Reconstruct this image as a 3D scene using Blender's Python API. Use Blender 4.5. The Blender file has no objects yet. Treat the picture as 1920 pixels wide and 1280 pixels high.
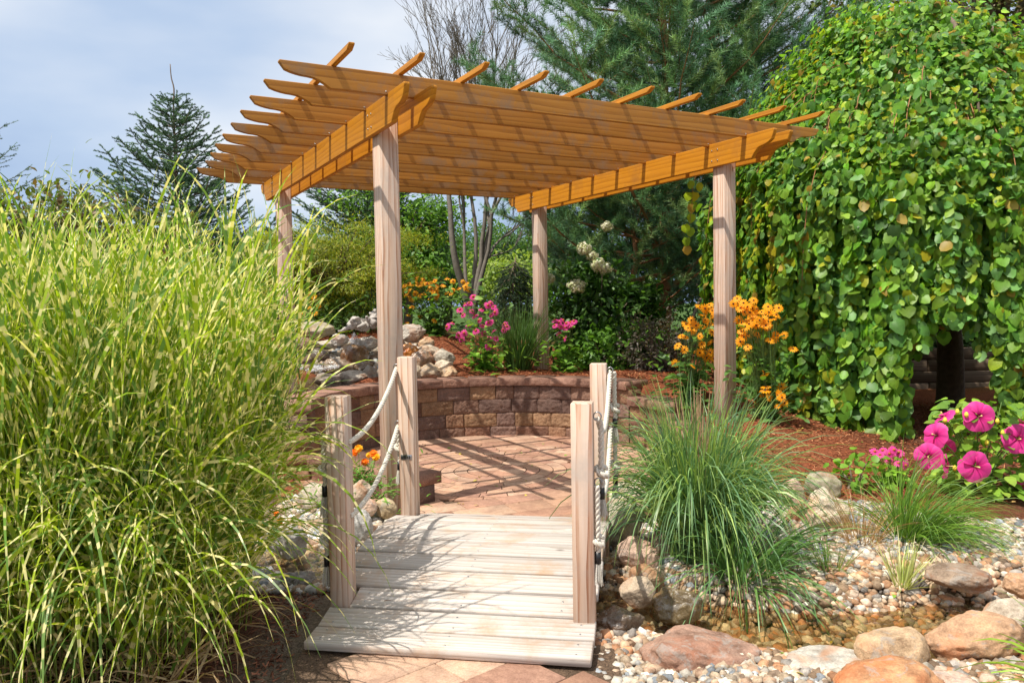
import bpy, bmesh, math, random
import numpy as np
from mathutils import Vector, Matrix, noise

# ------------------------------------------------------------------ camera, sky, sun
C = bpy.context.scene.collection
SC = bpy.context.scene
CAM_H, PITCH, ROLL, FPX = 1.42, .047, -.0178, 1473.
_cp, _sp, _cr, _sr = math.cos(PITCH), math.sin(PITCH), math.cos(ROLL), math.sin(ROLL)
FWD = np.array([0, _cp, -_sp]); _r0 = np.array([1., 0, 0]); _u0 = np.array([0, _sp, _cp])
RGT = _cr*_r0 + _sr*_u0; UPV = -_sr*_r0 + _cr*_u0
cd = bpy.data.cameras.new('camera'); cam = bpy.data.objects.new('camera', cd); C.objects.link(cam)
cam.matrix_world = Matrix(((RGT[0], UPV[0], -FWD[0], 0), (RGT[1], UPV[1], -FWD[1], 0), (RGT[2], UPV[2], -FWD[2], CAM_H), (0, 0, 0, 1)))
cd.sensor_width = 36; cd.lens = FPX/1920*36; cd.clip_end = 2000; cd.clip_start = .05
SC.camera = cam
SUN = Vector((-.400, -.353, 1)).normalized()
w = bpy.data.worlds.new('World'); SC.world = w; w.use_nodes = True
nt = w.node_tree; nt.nodes.clear(); N = nt.nodes.new; L = nt.links.new
out = N('ShaderNodeOutputWorld'); bg = N('ShaderNodeBackground'); bg.inputs[1].default_value = .1
sky = N('ShaderNodeTexSky'); sky.sky_type = 'NISHITA'; sky.sun_disc = False
sky.sun_elevation = math.asin(SUN.z); sky.sun_rotation = math.atan2(SUN.x, SUN.y)
tc = N('ShaderNodeTexCoord'); mp = N('ShaderNodeMapping'); mp.inputs['Scale'].default_value = (1.2, 1.2, 3.2)
nz = N('ShaderNodeTexNoise'); nz.inputs['Scale'].default_value = 1.7; nz.inputs['Detail'].default_value = 5; nz.inputs['Roughness'].default_value = .45
L(tc.outputs['Generated'], mp.inputs[0]); L(mp.outputs[0], nz.inputs[0])
sx = N('ShaderNodeSeparateXYZ'); L(tc.outputs['Generated'], sx.inputs[0])
ma = N('ShaderNodeMath'); ma.operation = 'MULTIPLY_ADD'; ma.inputs[1].default_value = .95; L(sx.outputs[2], ma.inputs[0])
ma2 = N('ShaderNodeMath'); ma2.operation = 'MULTIPLY_ADD'; ma2.inputs[1].default_value = 1.15; ma2.inputs[2].default_value = -.42
L(nz.outputs[0], ma2.inputs[0]); L(ma2.outputs[0], ma.inputs[2])
cr_ = N('ShaderNodeValToRGB'); e = cr_.color_ramp
e.elements[0].position = .10; e.elements[0].color = (2.9, 4.1, 6.6, 1)
e.elements[1].position = .56; e.elements[1].color = (8.9, 9.2, 9.6, 1)
x = e.elements.new(.30); x.color = (5.0, 6.2, 8.1, 1)
L(ma.outputs[0], cr_.inputs[0])
mx = N('ShaderNodeMix'); mx.data_type = 'RGBA'; mx.inputs[0].default_value = .82
L(sky.outputs[0], mx.inputs[6]); L(cr_.outputs[0], mx.inputs[7])
L(mx.outputs[2], bg.inputs[0]); L(bg.outputs[0], out.inputs[0])
sd = bpy.data.lights.new('sun', 'SUN'); sd.energy = 5.0; sd.angle = math.radians(.5); sd.color = (1, .95, .86)
so = bpy.data.objects.new('sun', sd); C.objects.link(so); so.rotation_euler = SUN.to_track_quat('Z', 'Y').to_euler(); so.location = (-4, -3, 9)
SC.view_settings.view_transform = 'Standard'; SC.view_settings.look = 'None'
SC.view_settings.exposure = 0.2; SC.view_settings.gamma = 1
SC.cycles.max_bounces = 8; SC.cycles.transparent_max_bounces = 12

# ------------------------------------------------------------------ helpers
rng = np.random.default_rng(7); random.seed(7)
def ray(px, py): return FWD + RGT*(px-960)/FPX - UPV*(py-640)/FPX
def G(px, py, z=0.):
    d = ray(px, py); return np.array([0, 0, CAM_H]) + d*(z-CAM_H)/d[2]
def Yp(px, py, y):
    d = ray(px, py); return np.array([0, 0, CAM_H]) + d*y/d[1]
def nrm(a): return a/np.maximum(np.linalg.norm(a, axis=-1, keepdims=True), 1e-9)
def tag(o, label=None, cat=None, group=None, kind=None):
    if label: o['label'] = label
    if cat: o['category'] = cat
    if group: o['group'] = group
    if kind: o['kind'] = kind
    return o
def empty(name, loc, label, cat, group=None, rz=0):
    o = bpy.data.objects.new(name, None); C.objects.link(o); o.location = loc; o.rotation_euler.z = rz
    o.empty_display_size = .1
    return tag(o, label, cat, group)
def link(name, me, parent=None, matrix=None):
    o = bpy.data.objects.new(name, me); C.objects.link(o)
    if parent is not None:
        o.parent = parent
        if matrix is None: o.matrix_parent_inverse = Matrix.Translation(parent.location).inverted() if parent.type == 'EMPTY' else Matrix()
    if matrix is not None: o.matrix_local = matrix
    return o
class MB:
    """collects vertices and quads / tris, then links them as one mesh object"""
    def __init__(s): s.V = []; s.Q = []; s.T = []; s.n = 0; s.col = []; s.att = []; s.qm = []; s.tm = []
    def add(s, V, Q=None, T=None, col=None, att=None, m=0):
        V = np.asarray(V, float).reshape(-1, 3); k = len(V)
        if Q is not None and len(Q): Q = np.asarray(Q, int).reshape(-1, 4); s.Q.append(Q+s.n); s.qm.append(np.full(len(Q), m))
        if T is not None and len(T): T = np.asarray(T, int).reshape(-1, 3); s.T.append(T+s.n); s.tm.append(np.full(len(T), m))
        s.V.append(V); s.n += k
        c = np.ones((k, 4))
        if col is not None: c[:, :3] = col
        s.col.append(c)
        s.att.append(np.zeros(k) if att is None else np.broadcast_to(att, (k,)))
    def mesh(s, name, mats, smooth=False):
        V = np.concatenate(s.V); Q = np.concatenate(s.Q) if s.Q else np.zeros((0, 4), int); T = np.concatenate(s.T) if s.T else np.zeros((0, 3), int)
        me = bpy.data.meshes.new(name); me.vertices.add(len(V)); me.vertices.foreach_set('co', V.ravel())
        nl = len(Q)*4+len(T)*3; me.loops.add(nl); me.polygons.add(len(Q)+len(T))
        me.loops.foreach_set('vertex_index', np.concatenate([Q.ravel(), T.ravel()]).astype(np.int32))
        st = np.concatenate([np.arange(len(Q))*4, len(Q)*4+np.arange(len(T))*3]).astype(np.int32)
        me.polygons.foreach_set('loop_start', st)
        me.polygons.foreach_set('material_index', np.concatenate(s.qm+s.tm).astype(np.int32))
        if smooth: me.polygons.foreach_set('use_smooth', np.ones(len(st), bool))
        for m in (mats if isinstance(mats, (list, tuple)) else [mats]): me.materials.append(m)
        a = me.attributes.new('Col', 'FLOAT_COLOR', 'POINT'); a.data.foreach_set('color', np.concatenate(s.col).ravel())
        a = me.attributes.new('len', 'FLOAT', 'POINT'); a.data.foreach_set('value', np.concatenate(s.att).astype(float))
        me.update(calc_edges=True); me.validate()
        return me
    def build(s, name, mats, parent=None, smooth=False): return link(name, s.mesh(name, mats, smooth), parent)
def box(mb, c, s, R=None, bev=0, **k):
    """box at c, full size s, optional 3x3 R; bev chamfers every edge"""
    h = np.array(s)/2.
    if bev <= 0:
        V = np.array([[x, y, z] for x in (-1, 1) for y in (-1, 1) for z in (-1, 1)])*h
        Q = [[0, 1, 3, 2], [4, 6, 7, 5], [0, 4, 5, 1], [2, 3, 7, 6], [0, 2, 6, 4], [1, 5, 7, 3]]
        T = None
    else:
        V = []; ix = {}
        for x in (-1, 1):
            for y in (-1, 1):
                for z in (-1, 1):
                    for a in range(3):
                        p = np.array([x, y, z])*(h-bev); p[a] = (x, y, z)[a]*h[a]
                        ix[(x, y, z, a)] = len(V); V.append(p)
        V = np.array(V); Q = []; T = []
        for a in range(3):
            b, c2 = [i for i in range(3) if i != a]
            for sg in (-1, 1):
                q = []
                for (i, j) in ((-1, -1), (1, -1), (1, 1), (-1, 1)):
                    t = [0, 0, 0]; t[a] = sg; t[b] = i; t[c2] = j; q.append(ix[(*t, a)])
                if (sg > 0) == (a == 1): q = q[::-1]
                Q.append(q)
            for i in (-1, 1):
                for j in (-1, 1):   # edge along a
                    t0 = [0, 0, 0]; t0[b] = i; t0[c2] = j; t1 = list(t0); t0[a] = -1; t1[a] = 1
                    q = [ix[(*t0, b)], ix[(*t1, b)], ix[(*t1, c2)], ix[(*t0, c2)]]
                    if (i*j > 0) == (a != 1): q = q[::-1]
                    Q.append(q)
        for x in (-1, 1):
            for y in (-1, 1):
                for z in (-1, 1):
                    t = [ix[(x, y, z, 0)], ix[(x, y, z, 1)], ix[(x, y, z, 2)]]
                    T.append(t if x*y*z > 0 else t[::-1])
    if R is not None: V = V @ np.asarray(R).T
    mb.add(V+np.array(c), Q, T, **k)
def frames(P):
    P = np.asarray(P, float); T = nrm(np.gradient(P, axis=0)); n = np.array([.13, .31, .94]); A = []
    for t in T:
        n = n - t*(n@t)
        if np.linalg.norm(n) < 1e-3: n = np.array([1., .2, 0])-t*t[0]
        n = n/np.linalg.norm(n); A.append(n.copy())
    A = np.array(A); return T, A, np.cross(T, A)
def tube(mb, P, r, k=8, cap=True, **kw):
    P = np.asarray(P, float); n = len(P); r = np.broadcast_to(r, (n,)); T, A, B = frames(P)
    a = np.arange(k)*2*math.pi/k
    V = (P[:, None]+r[:, None, None]*(np.cos(a)[None, :, None]*A[:, None]+np.sin(a)[None, :, None]*B[:, None])).reshape(-1, 3)
    i = np.arange(n-1)[:, None]*k; j = np.arange(k)[None]; j2 = (j+1) % k
    Q = np.stack([i+j, i+j2, i+k+j2, i+k+j], -1).reshape(-1, 4)
    Tt = []
    if cap:
        V = np.vstack([V, P[0], P[-1]]); m = n*k
        for q in range(k): Tt += [[m, (q+1) % k, q], [m+1, (n-1)*k+q, (n-1)*k+(q+1) % k]]
    mb.add(V, Q, Tt, **kw)
def spline(pts, n):
    pts = np.asarray(pts, float); m = len(pts); P = np.vstack([2*pts[0]-pts[1], pts, 2*pts[-1]-pts[-2]]); o = []
    for u in np.linspace(0, m-1-1e-6, n):
        i = int(u); t = u-i; a, b, c, d = P[i:i+4]
        o.append(.5*((2*b)+(-a+c)*t+(2*a-5*b+4*c-d)*t*t+(-a+3*b-3*c+d)*t**3))
    return np.array(o)
def scatter(mb, tV, tQ, pos, X, Yx, Z, sc, col, tT=None, m=0, att=None):
    """copies a template at every pos; X, Yx, Z are the axes, sc a size per copy (N or N,3)"""
    pos = np.asarray(pos); n = len(pos); k = len(tV)
    if n == 0: return
    sc = np.asarray(sc, float)
    if sc.ndim == 1: sc = sc[:, None]*np.ones(3)
    tv = np.asarray(tV)[None]*sc[:, None, :]
    V = pos[:, None]+tv[..., 0:1]*X[:, None]+tv[..., 1:2]*Yx[:, None]+tv[..., 2:3]*Z[:, None]
    off = (np.arange(n)*k)[:, None, None]
    Q = (np.asarray(tQ)[None]+off).reshape(-1, 4) if tQ is not None and len(tQ) else None
    T = (np.asarray(tT)[None]+off).reshape(-1, 3) if tT is not None else None
    col = np.repeat(np.broadcast_to(col, (n, 3)), k, 0)
    mb.add(V.reshape(-1, 3), Q, T, col=col, m=m, att=None if att is None else np.repeat(att, k))
def rdir(n): return nrm(rng.normal(size=(n, 3)))
def axes_from(tip, nor):
    """tip = Y axis, nor ~ Z axis"""
    Yx = nrm(tip); X = nrm(np.cross(Yx, nor)); return X, Yx, np.cross(X, Yx)
def pal(cols, n, jit=.12):
    cols = np.array(cols, float); c = cols[rng.integers(0, len(cols), n)]
    return np.clip(c*(1+rng.normal(size=(n, 1))*jit), 0, 1)
def blades(mb, base, d0, L_, wd, droop, seg=7, col=None, curl=.0, m=0, tw=None, jitter=0.02):
    base = np.asarray(base, float); n = len(base); d = nrm(d0); p = base.copy(); ds = (L_/seg)[:, None]
    side = nrm(np.cross(d, np.array([0, 0, 1.])+rng.normal(size=(n, 3))*.35))
    s2 = nrm(np.cross(side, d)); a = rng.uniform(-.9, .9, n)[:, None] if tw is None else tw
    side = nrm(side*np.cos(a)+s2*np.sin(a))
    rows = []; ln = []
    for i in range(seg+1):
        s = i/seg; wv = wd*(min(1, .55+2.2*s))*(1-s**2.2)**.8+.0006
        rows.append(np.stack([p-side*wv[:, None]/2, p+side*wv[:, None]/2], 1)); ln.append(L_*s)
        d = nrm(d+np.array([0, 0, -1.])*droop[:, None]*ds*(0.35+1.6*s)+rng.normal(size=(n, 3))*jitter)
        side = nrm(side-d*np.sum(side*d, 1, keepdims=True)); p = p+d*ds
    V = np.stack(rows, 1)  # n, seg+1, 2, 3
    k = (seg+1)*2; o = (np.arange(n)*k)[:, None]; i = np.arange(seg)[None]*2
    Q = np.stack([o+i, o+i+1, o+i+3, o+i+2], -1).reshape(-1, 4)
    att = np.repeat(np.stack(ln, 1), 2, axis=1)+rng.uniform(0, 50, n).round(2)[:, None]
    cc = np.repeat(np.broadcast_to(col if col is not None else (1, 1, 1), (n, 3)), k, 0)
    mb.add(V.reshape(-1, 3), Q, col=cc, att=att.ravel(), m=m)
    return p

# leaf templates (x side, y tip, z normal)
def leaf_t(wd=.5, wide=.42, fold=.1, bend=.12, heart=0.):
    V = np.array([[0, 0, 0], [0, .5, 0], [0, 1, -bend], [-wd*.62, .1-heart, fold*.6], [-wd, wide, fold], [-wd*.62, .78, fold*.5-bend*.5],
                  [wd*.62, .1-heart, fold*.6], [wd, wide, fold], [wd*.62, .78, fold*.5-bend*.5]], float)
    return V, np.array([[0, 1, 4, 3], [1, 2, 5, 4], [0, 6, 7, 1], [1, 7, 8, 2]])
ROUND = leaf_t(.5, .42, .1, .12, .08); OVAL = leaf_t(.26, .42, .06, .15); NARROW = leaf_t(.1, .4, .02, .2)
QUADL = (np.array([[0, 0, 0], [.32, .45, .06], [0, 1, -.08], [-.32, .45, .06]], float), np.array([[0, 1, 2, 3]]))

# ------------------------------------------------------------------ materials
def mat(name):
    m = bpy.data.materials.new(name); m.use_nodes = True; nt = m.node_tree; nt.nodes.clear()
    o = nt.nodes.new('ShaderNodeOutputMaterial'); b = nt.nodes.new('ShaderNodeBsdfPrincipled'); nt.links.new(b.outputs[0], o.inputs[0])
    return m, nt, b, o
def ramp(nt, src, stops):
    r = nt.nodes.new('ShaderNodeValToRGB'); e = r.color_ramp
    e.elements[0].position, e.elements[0].color = stops[0][0], (*stops[0][1], 1)
    e.elements[1].position, e.elements[1].color = stops[-1][0], (*stops[-1][1], 1)
    for p, c in stops[1:-1]: x = e.elements.new(p); x.color = (*c, 1)
    nt.links.new(src, r.inputs[0]); return r.outputs[0]
def noise_n(nt, vec, scale, detail=4, rough=.5, dist=0):
    n = nt.nodes.new('ShaderNodeTexNoise'); n.inputs['Scale'].default_value = scale; n.inputs['Detail'].default_value = detail
    n.inputs['Roughness'].default_value = rough; n.inputs['Distortion'].default_value = dist
    if vec is not None: nt.links.new(vec, n.inputs[0])
    return n
def mixc(nt, f, a, b, mode='MIX'):
    m = nt.nodes.new('ShaderNodeMix'); m.data_type = 'RGBA'; m.blend_type = mode
    for i, v in ((0, f), (6, a), (7, b)):
        if isinstance(v, (int, float)): m.inputs[i].default_value = v
        elif isinstance(v, tuple): m.inputs[i].default_value = (*v, 1)
        else: nt.links.new(v, m.inputs[i])
    return m.outputs[2]
def mathn(nt, op, a, b=0., c=0.):
    m = nt.nodes.new('ShaderNodeMath'); m.operation = op
    for i, v in enumerate((a, b, c)):
        if isinstance(v, (int, float)): m.inputs[i].default_value = v
        else: nt.links.new(v, m.inputs[i])
    return m.outputs[0]
def bump(nt, b, h, strength=.3, dist=.01):
    n = nt.nodes.new('ShaderNodeBump'); n.inputs['Strength'].default_value = strength; n.inputs['Distance'].default_value = dist
    nt.links.new(h, n.inputs['Height']); nt.links.new(n.outputs[0], b.inputs['Normal'])
def coord(nt, kind='Object', scale=(1, 1, 1), rnd=False):
    t = nt.nodes.new('ShaderNodeTexCoord'); v = t.outputs[kind]
    if rnd:
        oi = nt.nodes.new('ShaderNodeObjectInfo'); ad = nt.nodes.new('ShaderNodeVectorMath'); ad.operation = 'MULTIPLY_ADD'
        cb = nt.nodes.new('ShaderNodeCombineXYZ'); k = mathn(nt, 'MULTIPLY', oi.outputs['Random'], 13.)
        for i in range(3): nt.links.new(k, cb.inputs[i])
        ad.inputs[1].default_value = (1, 1, 1); nt.links.new(v, ad.inputs[0]); nt.links.new(cb.outputs[0], ad.inputs[2]); v = ad.outputs[0]
    m = nt.nodes.new('ShaderNodeMapping'); m.inputs['Scale'].default_value = scale; nt.links.new(v, m.inputs[0]); return m.outputs[0]
def wood(name, stops, long_axis=0, ring=1., kn=.055, wobble=.11, rough=.6, dirt=None, knots=True, var=.18, spec=.3, grainb=.35):
    """grain runs along the local long axis; flat-sawn rings give the cathedral figure"""
    m, nt, b, o = mat(name)
    s = [1., 1., 1.]; s[long_axis] = .07
    v = coord(nt, 'Object', tuple(s), rnd=True)
    n1 = noise_n(nt, v, 7, 3, .5)
    wob = nt.nodes.new('ShaderNodeVectorMath'); wob.operation = 'MULTIPLY_ADD'; nt.links.new(n1.outputs['Color'], wob.inputs[0]); wob.inputs[1].default_value = (wobble,)*3; nt.links.new(v, wob.inputs[2])
    wv = nt.nodes.new('ShaderNodeTexWave'); wv.wave_type = 'RINGS'; wv.rings_direction = 'XYZ'[long_axis]; wv.wave_profile = 'SAW'
    wv.inputs['Scale'].default_value = 18*ring; wv.inputs['Distortion'].default_value = 1.6; wv.inputs['Detail'].default_value = 2
    nt.links.new(wob.outputs[0], wv.inputs[0])
    s2 = [90., 90., 90.]; s2[long_axis] = 2.5
    n2 = noise_n(nt, coord(nt, 'Object', tuple(s2), rnd=True), 1.5, 4, .6)
    f = mathn(nt, 'MULTIPLY_ADD', wv.outputs['Fac'], .62, mathn(nt, 'MULTIPLY_ADD', n2.outputs[0], .7, -.16))
    c = ramp(nt, f, stops)
    if knots:
        s3 = [3.2]*3; s3[long_axis] = 1.6
        vo = nt.nodes.new('ShaderNodeTexVoronoi'); vo.inputs['Scale'].default_value = 1.; vo.inputs['Randomness'].default_value = 1
        nt.links.new(coord(nt, 'Object', tuple(s3), rnd=True), vo.inputs[0])
        kf = ramp(nt, vo.outputs['Distance'], [(0., (.85, .85, .85)), (kn*.55, (.7, .7, .7)), (kn, (0, 0, 0))])
        c = mixc(nt, kf, c, tuple(x*.5 for x in stops[0][1]))
    oi = nt.nodes.new('ShaderNodeObjectInfo')
    hs = nt.nodes.new('ShaderNodeHueSaturation'); nt.links.new(c, hs.inputs['Color'])
    nt.links.new(mathn(nt, 'MULTIPLY_ADD', oi.outputs['Random'], var*2, 1-var), hs.inputs['Value'])
    c = hs.outputs[0]
    if dirt:
        n3 = noise_n(nt, coord(nt, 'Object', (1, 1, 1), rnd=True), dirt[1], 6, .7)
        c = mixc(nt, ramp(nt, n3.outputs[0], [(dirt[2], (0, 0, 0)), (dirt[3], (1, 1, 1))]), c, dirt[0])
    nt.links.new(c, b.inputs['Base Color']); b.inputs['Roughness'].default_value = rough; b.inputs['Specular IOR Level'].default_value = spec
    bump(nt, b, f, grainb, .002)
    return m
M = {}
for ax, k in ((0, 'x'), (2, 'z')):
    M['stain'+k] = wood('stained_wood_'+k, [(0, (.36, .13, .008)), (.45, (.54, .215, .013)), (1, (.64, .275, .022))], ax, .5, rough=.5, dirt=((.36, .15, .03), 2.2, .52, .8), var=.09, grainb=.2)
    M['worn'+k] = wood('worn_stained_wood_'+k, [(0, (.22, .085, .012)), (.45, (.39, .165, .024)), (1, (.50, .235, .045))], ax, .5, rough=.5, dirt=((.30, .19, .11), 3.2, .50, .70), var=.2, grainb=.25)
    M['cedar'+k] = wood('cedar_wood_'+k, [(0, (.24, .09, .045)), (.22, (.42, .22, .135)), (.42, (.60, .42, .31)), (1, (.72, .58, .48))], ax, .75, kn=.085, rough=.7, dirt=((.44, .37, .32), 3., .46, .78), var=.07)
M['deck'] = wood('weathered_deck', [(0, (.24, .18, .14)), (.3, (.46, .40, .35)), (1, (.61, .56, .515))], 0, .9, rough=.75, dirt=((.46, .30, .19), 4., .50, .74), var=.09, spec=.2, grainb=.6)
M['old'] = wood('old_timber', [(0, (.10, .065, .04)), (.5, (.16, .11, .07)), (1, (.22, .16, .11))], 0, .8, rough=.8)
M['drift'] = wood('driftwood_grey', [(0, (.20, .17, .14)), (.5, (.42, .38, .34)), (1, (.58, .54, .50))], 2, 2., rough=.8, knots=False)

def leafmat(name, rough=.45, trans=.35, spec=.4, tint=(1.25, 1.3, .55), vein=True):
    m, nt, b, o = mat(name)
    a = nt.nodes.new('ShaderNodeAttribute'); a.attribute_name = 'Col'; c = a.outputs['Color']
    if vein:
        n = noise_n(nt, coord(nt, 'Object'), 9, 3); c = mixc(nt, .45, c, ramp(nt, n.outputs[0], [(.3, (.45, .45, .45)), (.7, (1.5, 1.5, 1.5))]), 'MULTIPLY')
    nt.links.new(c, b.inputs['Base Color']); b.inputs['Roughness'].default_value = rough; b.inputs['Specular IOR Level'].default_value = spec
    t = nt.nodes.new('ShaderNodeBsdfTranslucent'); nt.links.new(mixc(nt, 1., c, tint, 'MULTIPLY'), t.inputs[0])
    x = nt.nodes.new('ShaderNodeMixShader'); x.inputs[0].default_value = trans
    nt.links.new(b.outputs[0], x.inputs[1]); nt.links.new(t.outputs[0], x.inputs[2]); nt.links.new(x.outputs[0], o.inputs[0])
    return m
M['leaf'] = leafmat('leaf', trans=.42); M['needle'] = leafmat('needle', .5, .15, .4, (1.1, 1.2, .8)); M['petal'] = leafmat('petal', .5, .35, .25, (1.3, 1.1, 1.1), vein=False)
M['blade'] = leafmat('blade', .4, .35, .45)
def zebra():
    m, nt, b, o = mat('zebra_blade')
    a = nt.nodes.new('ShaderNodeAttribute'); a.attribute_name = 'len'
    c0 = nt.nodes.new('ShaderNodeAttribute'); c0.attribute_name = 'Col'
    n = nt.nodes.new('ShaderNodeTexNoise'); n.noise_dimensions = '1D'; n.inputs['Scale'].default_value = 9.; n.inputs['Detail'].default_value = 0
    nt.links.new(a.outputs['Fac'], n.inputs['W'])
    f = mathn(nt, 'FRACT', mathn(nt, 'MULTIPLY_ADD', n.outputs[0], .9, mathn(nt, 'MULTIPLY', a.outputs['Fac'], 12.)))
    k = ramp(nt, f, [(.60, (0, 0, 0)), (.66, (1, 1, 1)), (.93, (1, 1, 1)), (.99, (0, 0, 0))])
    c = mixc(nt, k, c0.outputs['Color'], (.88, .82, .40))
    nt.links.new(c, b.inputs['Base Color']); b.inputs['Roughness'].default_value = .42
    t = nt.nodes.new('ShaderNodeBsdfTranslucent'); nt.links.new(mixc(nt, 1., c, (1.2, 1.2, .6), 'MULTIPLY'), t.inputs[0])
    x = nt.nodes.new('ShaderNodeMixShader'); x.inputs[0].default_value = .45
    nt.links.new(b.outputs[0], x.inputs[1]); nt.links.new(t.outputs[0], x.inputs[2]); nt.links.new(x.outputs[0], o.inputs[0])
    return m
M['zebra'] = zebra()
def stone(name, use_obj=True, sc=6., wet=False):
    m, nt, b, o = mat(name)
    v = coord(nt, 'Object', rnd=use_obj)
    if use_obj: oi = nt.nodes.new('ShaderNodeObjectInfo'); c = oi.outputs['Color']
    else: a = nt.nodes.new('ShaderNodeAttribute'); a.attribute_name = 'Col'; c = a.outputs['Color']
    n1 = noise_n(nt, v, sc, 6, .6); n2 = noise_n(nt, v, sc*9, 4, .65); n3 = noise_n(nt, v, sc*.4, 3, .5, .8)
    c1 = mixc(nt, .85, c, ramp(nt, n1.outputs[0], [(.32, (.45, .40, .36)), (.5, (1, 1, 1)), (.68, (1.35, 1.33, 1.3))]), 'MULTIPLY')
    c1 = mixc(nt, .5, c1, ramp(nt, n2.outputs[0], [(.35, (.6, .58, .55)), (.62, (1.25, 1.25, 1.25))]), 'MULTIPLY')
    if use_obj: c1 = mixc(nt, ramp(nt, n3.outputs[0], [(.52, (0, 0, 0)), (.68, (.6, .6, .6))]), c1, mixc(nt, 1., c, (1.0, .55, .34), 'MULTIPLY'))
    if use_obj: n4 = noise_n(nt, v, sc*.9, 5, .7, 1.2); c1 = mixc(nt, ramp(nt, n4.outputs[0], [(.55, (0, 0, 0)), (.63, (.55, .55, .55))]), c1, (.33, .31, .28)); v5 = nt.nodes.new('ShaderNodeTexVoronoi'); v5.feature = 'DISTANCE_TO_EDGE'; v5.inputs['Scale'].default_value = sc*.5; nt.links.new(n1.outputs['Color'], v5.inputs['Vector']); c1 = mixc(nt, ramp(nt, v5.outputs['Distance'], [(0., (.5, .5, .5)), (.02, (0, 0, 0))]), c1, (.10, .07, .05))
    nt.links.new(c1, b.inputs['Base Color']); b.inputs['Roughness'].default_value = .16 if wet else .78; b.inputs['Specular IOR Level'].default_value = .6 if wet else .3
    bump(nt, b, mathn(nt, 'MULTIPLY_ADD', n2.outputs[0], .4, n1.outputs[0]), .5 if use_obj else .2, .02 if use_obj else .004)
    return m
M['rock'] = stone('rock', sc=13); M['wetrock'] = stone('wet_rock', sc=13, wet=True); M['pebble'] = stone('pebble', False, 30)
def masonry(name, spots, bd=.006):
    m, nt, b, o = mat(name); v = coord(nt, 'Object')
    a = nt.nodes.new('ShaderNodeAttribute'); a.attribute_name = 'Col'
    n1 = noise_n(nt, v, 5, 5, .6); n2 = noise_n(nt, v, 120, 3, .7); n3 = noise_n(nt, v, 28, 4, .7)
    c = mixc(nt, .8, a.outputs['Color'], ramp(nt, n1.outputs[0], [(.3, (.62, .58, .6)), (.55, (1, 1, 1)), (.75, (1.25, 1.15, 1.05))]), 'MULTIPLY')
    c = mixc(nt, spots, c, ramp(nt, n2.outputs[0], [(.35, (.55, .5, .5)), (.6, (1.2, 1.2, 1.2))]), 'MULTIPLY')
    c = mixc(nt, .4, c, ramp(nt, n3.outputs[0], [(.38, (.6, .55, .5)), (.6, (1.1, 1.1, 1.1))]), 'MULTIPLY')
    nt.links.new(c, b.inputs['Base Color']); b.inputs['Roughness'].default_value = .85; b.inputs['Specular IOR Level'].default_value = .2
    bump(nt, b, mathn(nt, 'MULTIPLY_ADD', n2.outputs[0], .5, n3.outputs[0]), .5, bd)
    return m
M['paver'] = masonry('paver', .35); M['block'] = masonry('block', .75, .016)
def ground_m():
    m, nt, b, o = mat('mulch_soil'); v = coord(nt, 'Object')
    a = nt.nodes.new('ShaderNodeAttribute'); a.attribute_name = 'Col'
    n1 = noise_n(nt, v, 70, 4, .75, 1.5); n2 = noise_n(nt, v, 3, 3, .6)
    c = mixc(nt, 1., a.outputs['Color'], ramp(nt, n1.outputs[0], [(.3, (.3, .28, .27)), (.5, (.95, .95, .95)), (.66, (1.7, 1.6, 1.5))]), 'MULTIPLY')
    c = mixc(nt, .6, c, ramp(nt, n2.outputs[0], [(.3, (.65, .6, .6)), (.7, (1.25, 1.25, 1.25))]), 'MULTIPLY')
    nt.links.new(c, b.inputs['Base Color']); b.inputs['Roughness'].default_value = .95; b.inputs['Specular IOR Level'].default_value = .1
    bump(nt, b, n1.outputs[0], .8, .02); return m
M['ground'] = ground_m()
def simple(name, c, rough=.6, metal=0, spec=.4, var=None):
    m, nt, b, o = mat(name); b.inputs['Roughness'].default_value = rough; b.inputs['Metallic'].default_value = metal; b.inputs['Specular IOR Level'].default_value = spec
    n = noise_n(nt, coord(nt, 'Object'), 60 if var is None else var, 4, .6)
    nt.links.new(ramp(nt, n.outputs[0], [(.3, tuple(x*.7 for x in c)), (.7, tuple(min(1, x*1.2) for x in c))]), b.inputs['Base Color'])
    return m
M['rope'] = simple('rope', (.66, .61, .52), .85, var=150); M['tape'] = simple('black_tape', (.02, .02, .022), .4); M['tassel'] = simple('tassel', (.72, .68, .6), .9, var=300)
M['metal'] = simple('metal', (.45, .45, .46), .35, 1); M['bark'] = simple('bark', (.17, .125, .09), .9, var=25); M['pinebark'] = simple('pine_bark', (.36, .17, .075), .9, var=18)
M['greybark'] = simple('grey_bark', (.20, .17, .14), .85, var=14); M['twig'] = simple('twig', (.23, .17, .13), .85); M['stem'] = simple('stem', (.13, .22, .05), .6)
M['disc'] = simple('flower_disc', (.045, .022, .012), .9, var=200); M['cone'] = simple('cone', (.42, .12, .02), .8, var=300); M['yellow'] = simple('stamen', (.85, .6, .25), .7)
M['chip'] = leafmat('bark_chip', .9, .0, .1, vein=False)
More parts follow.
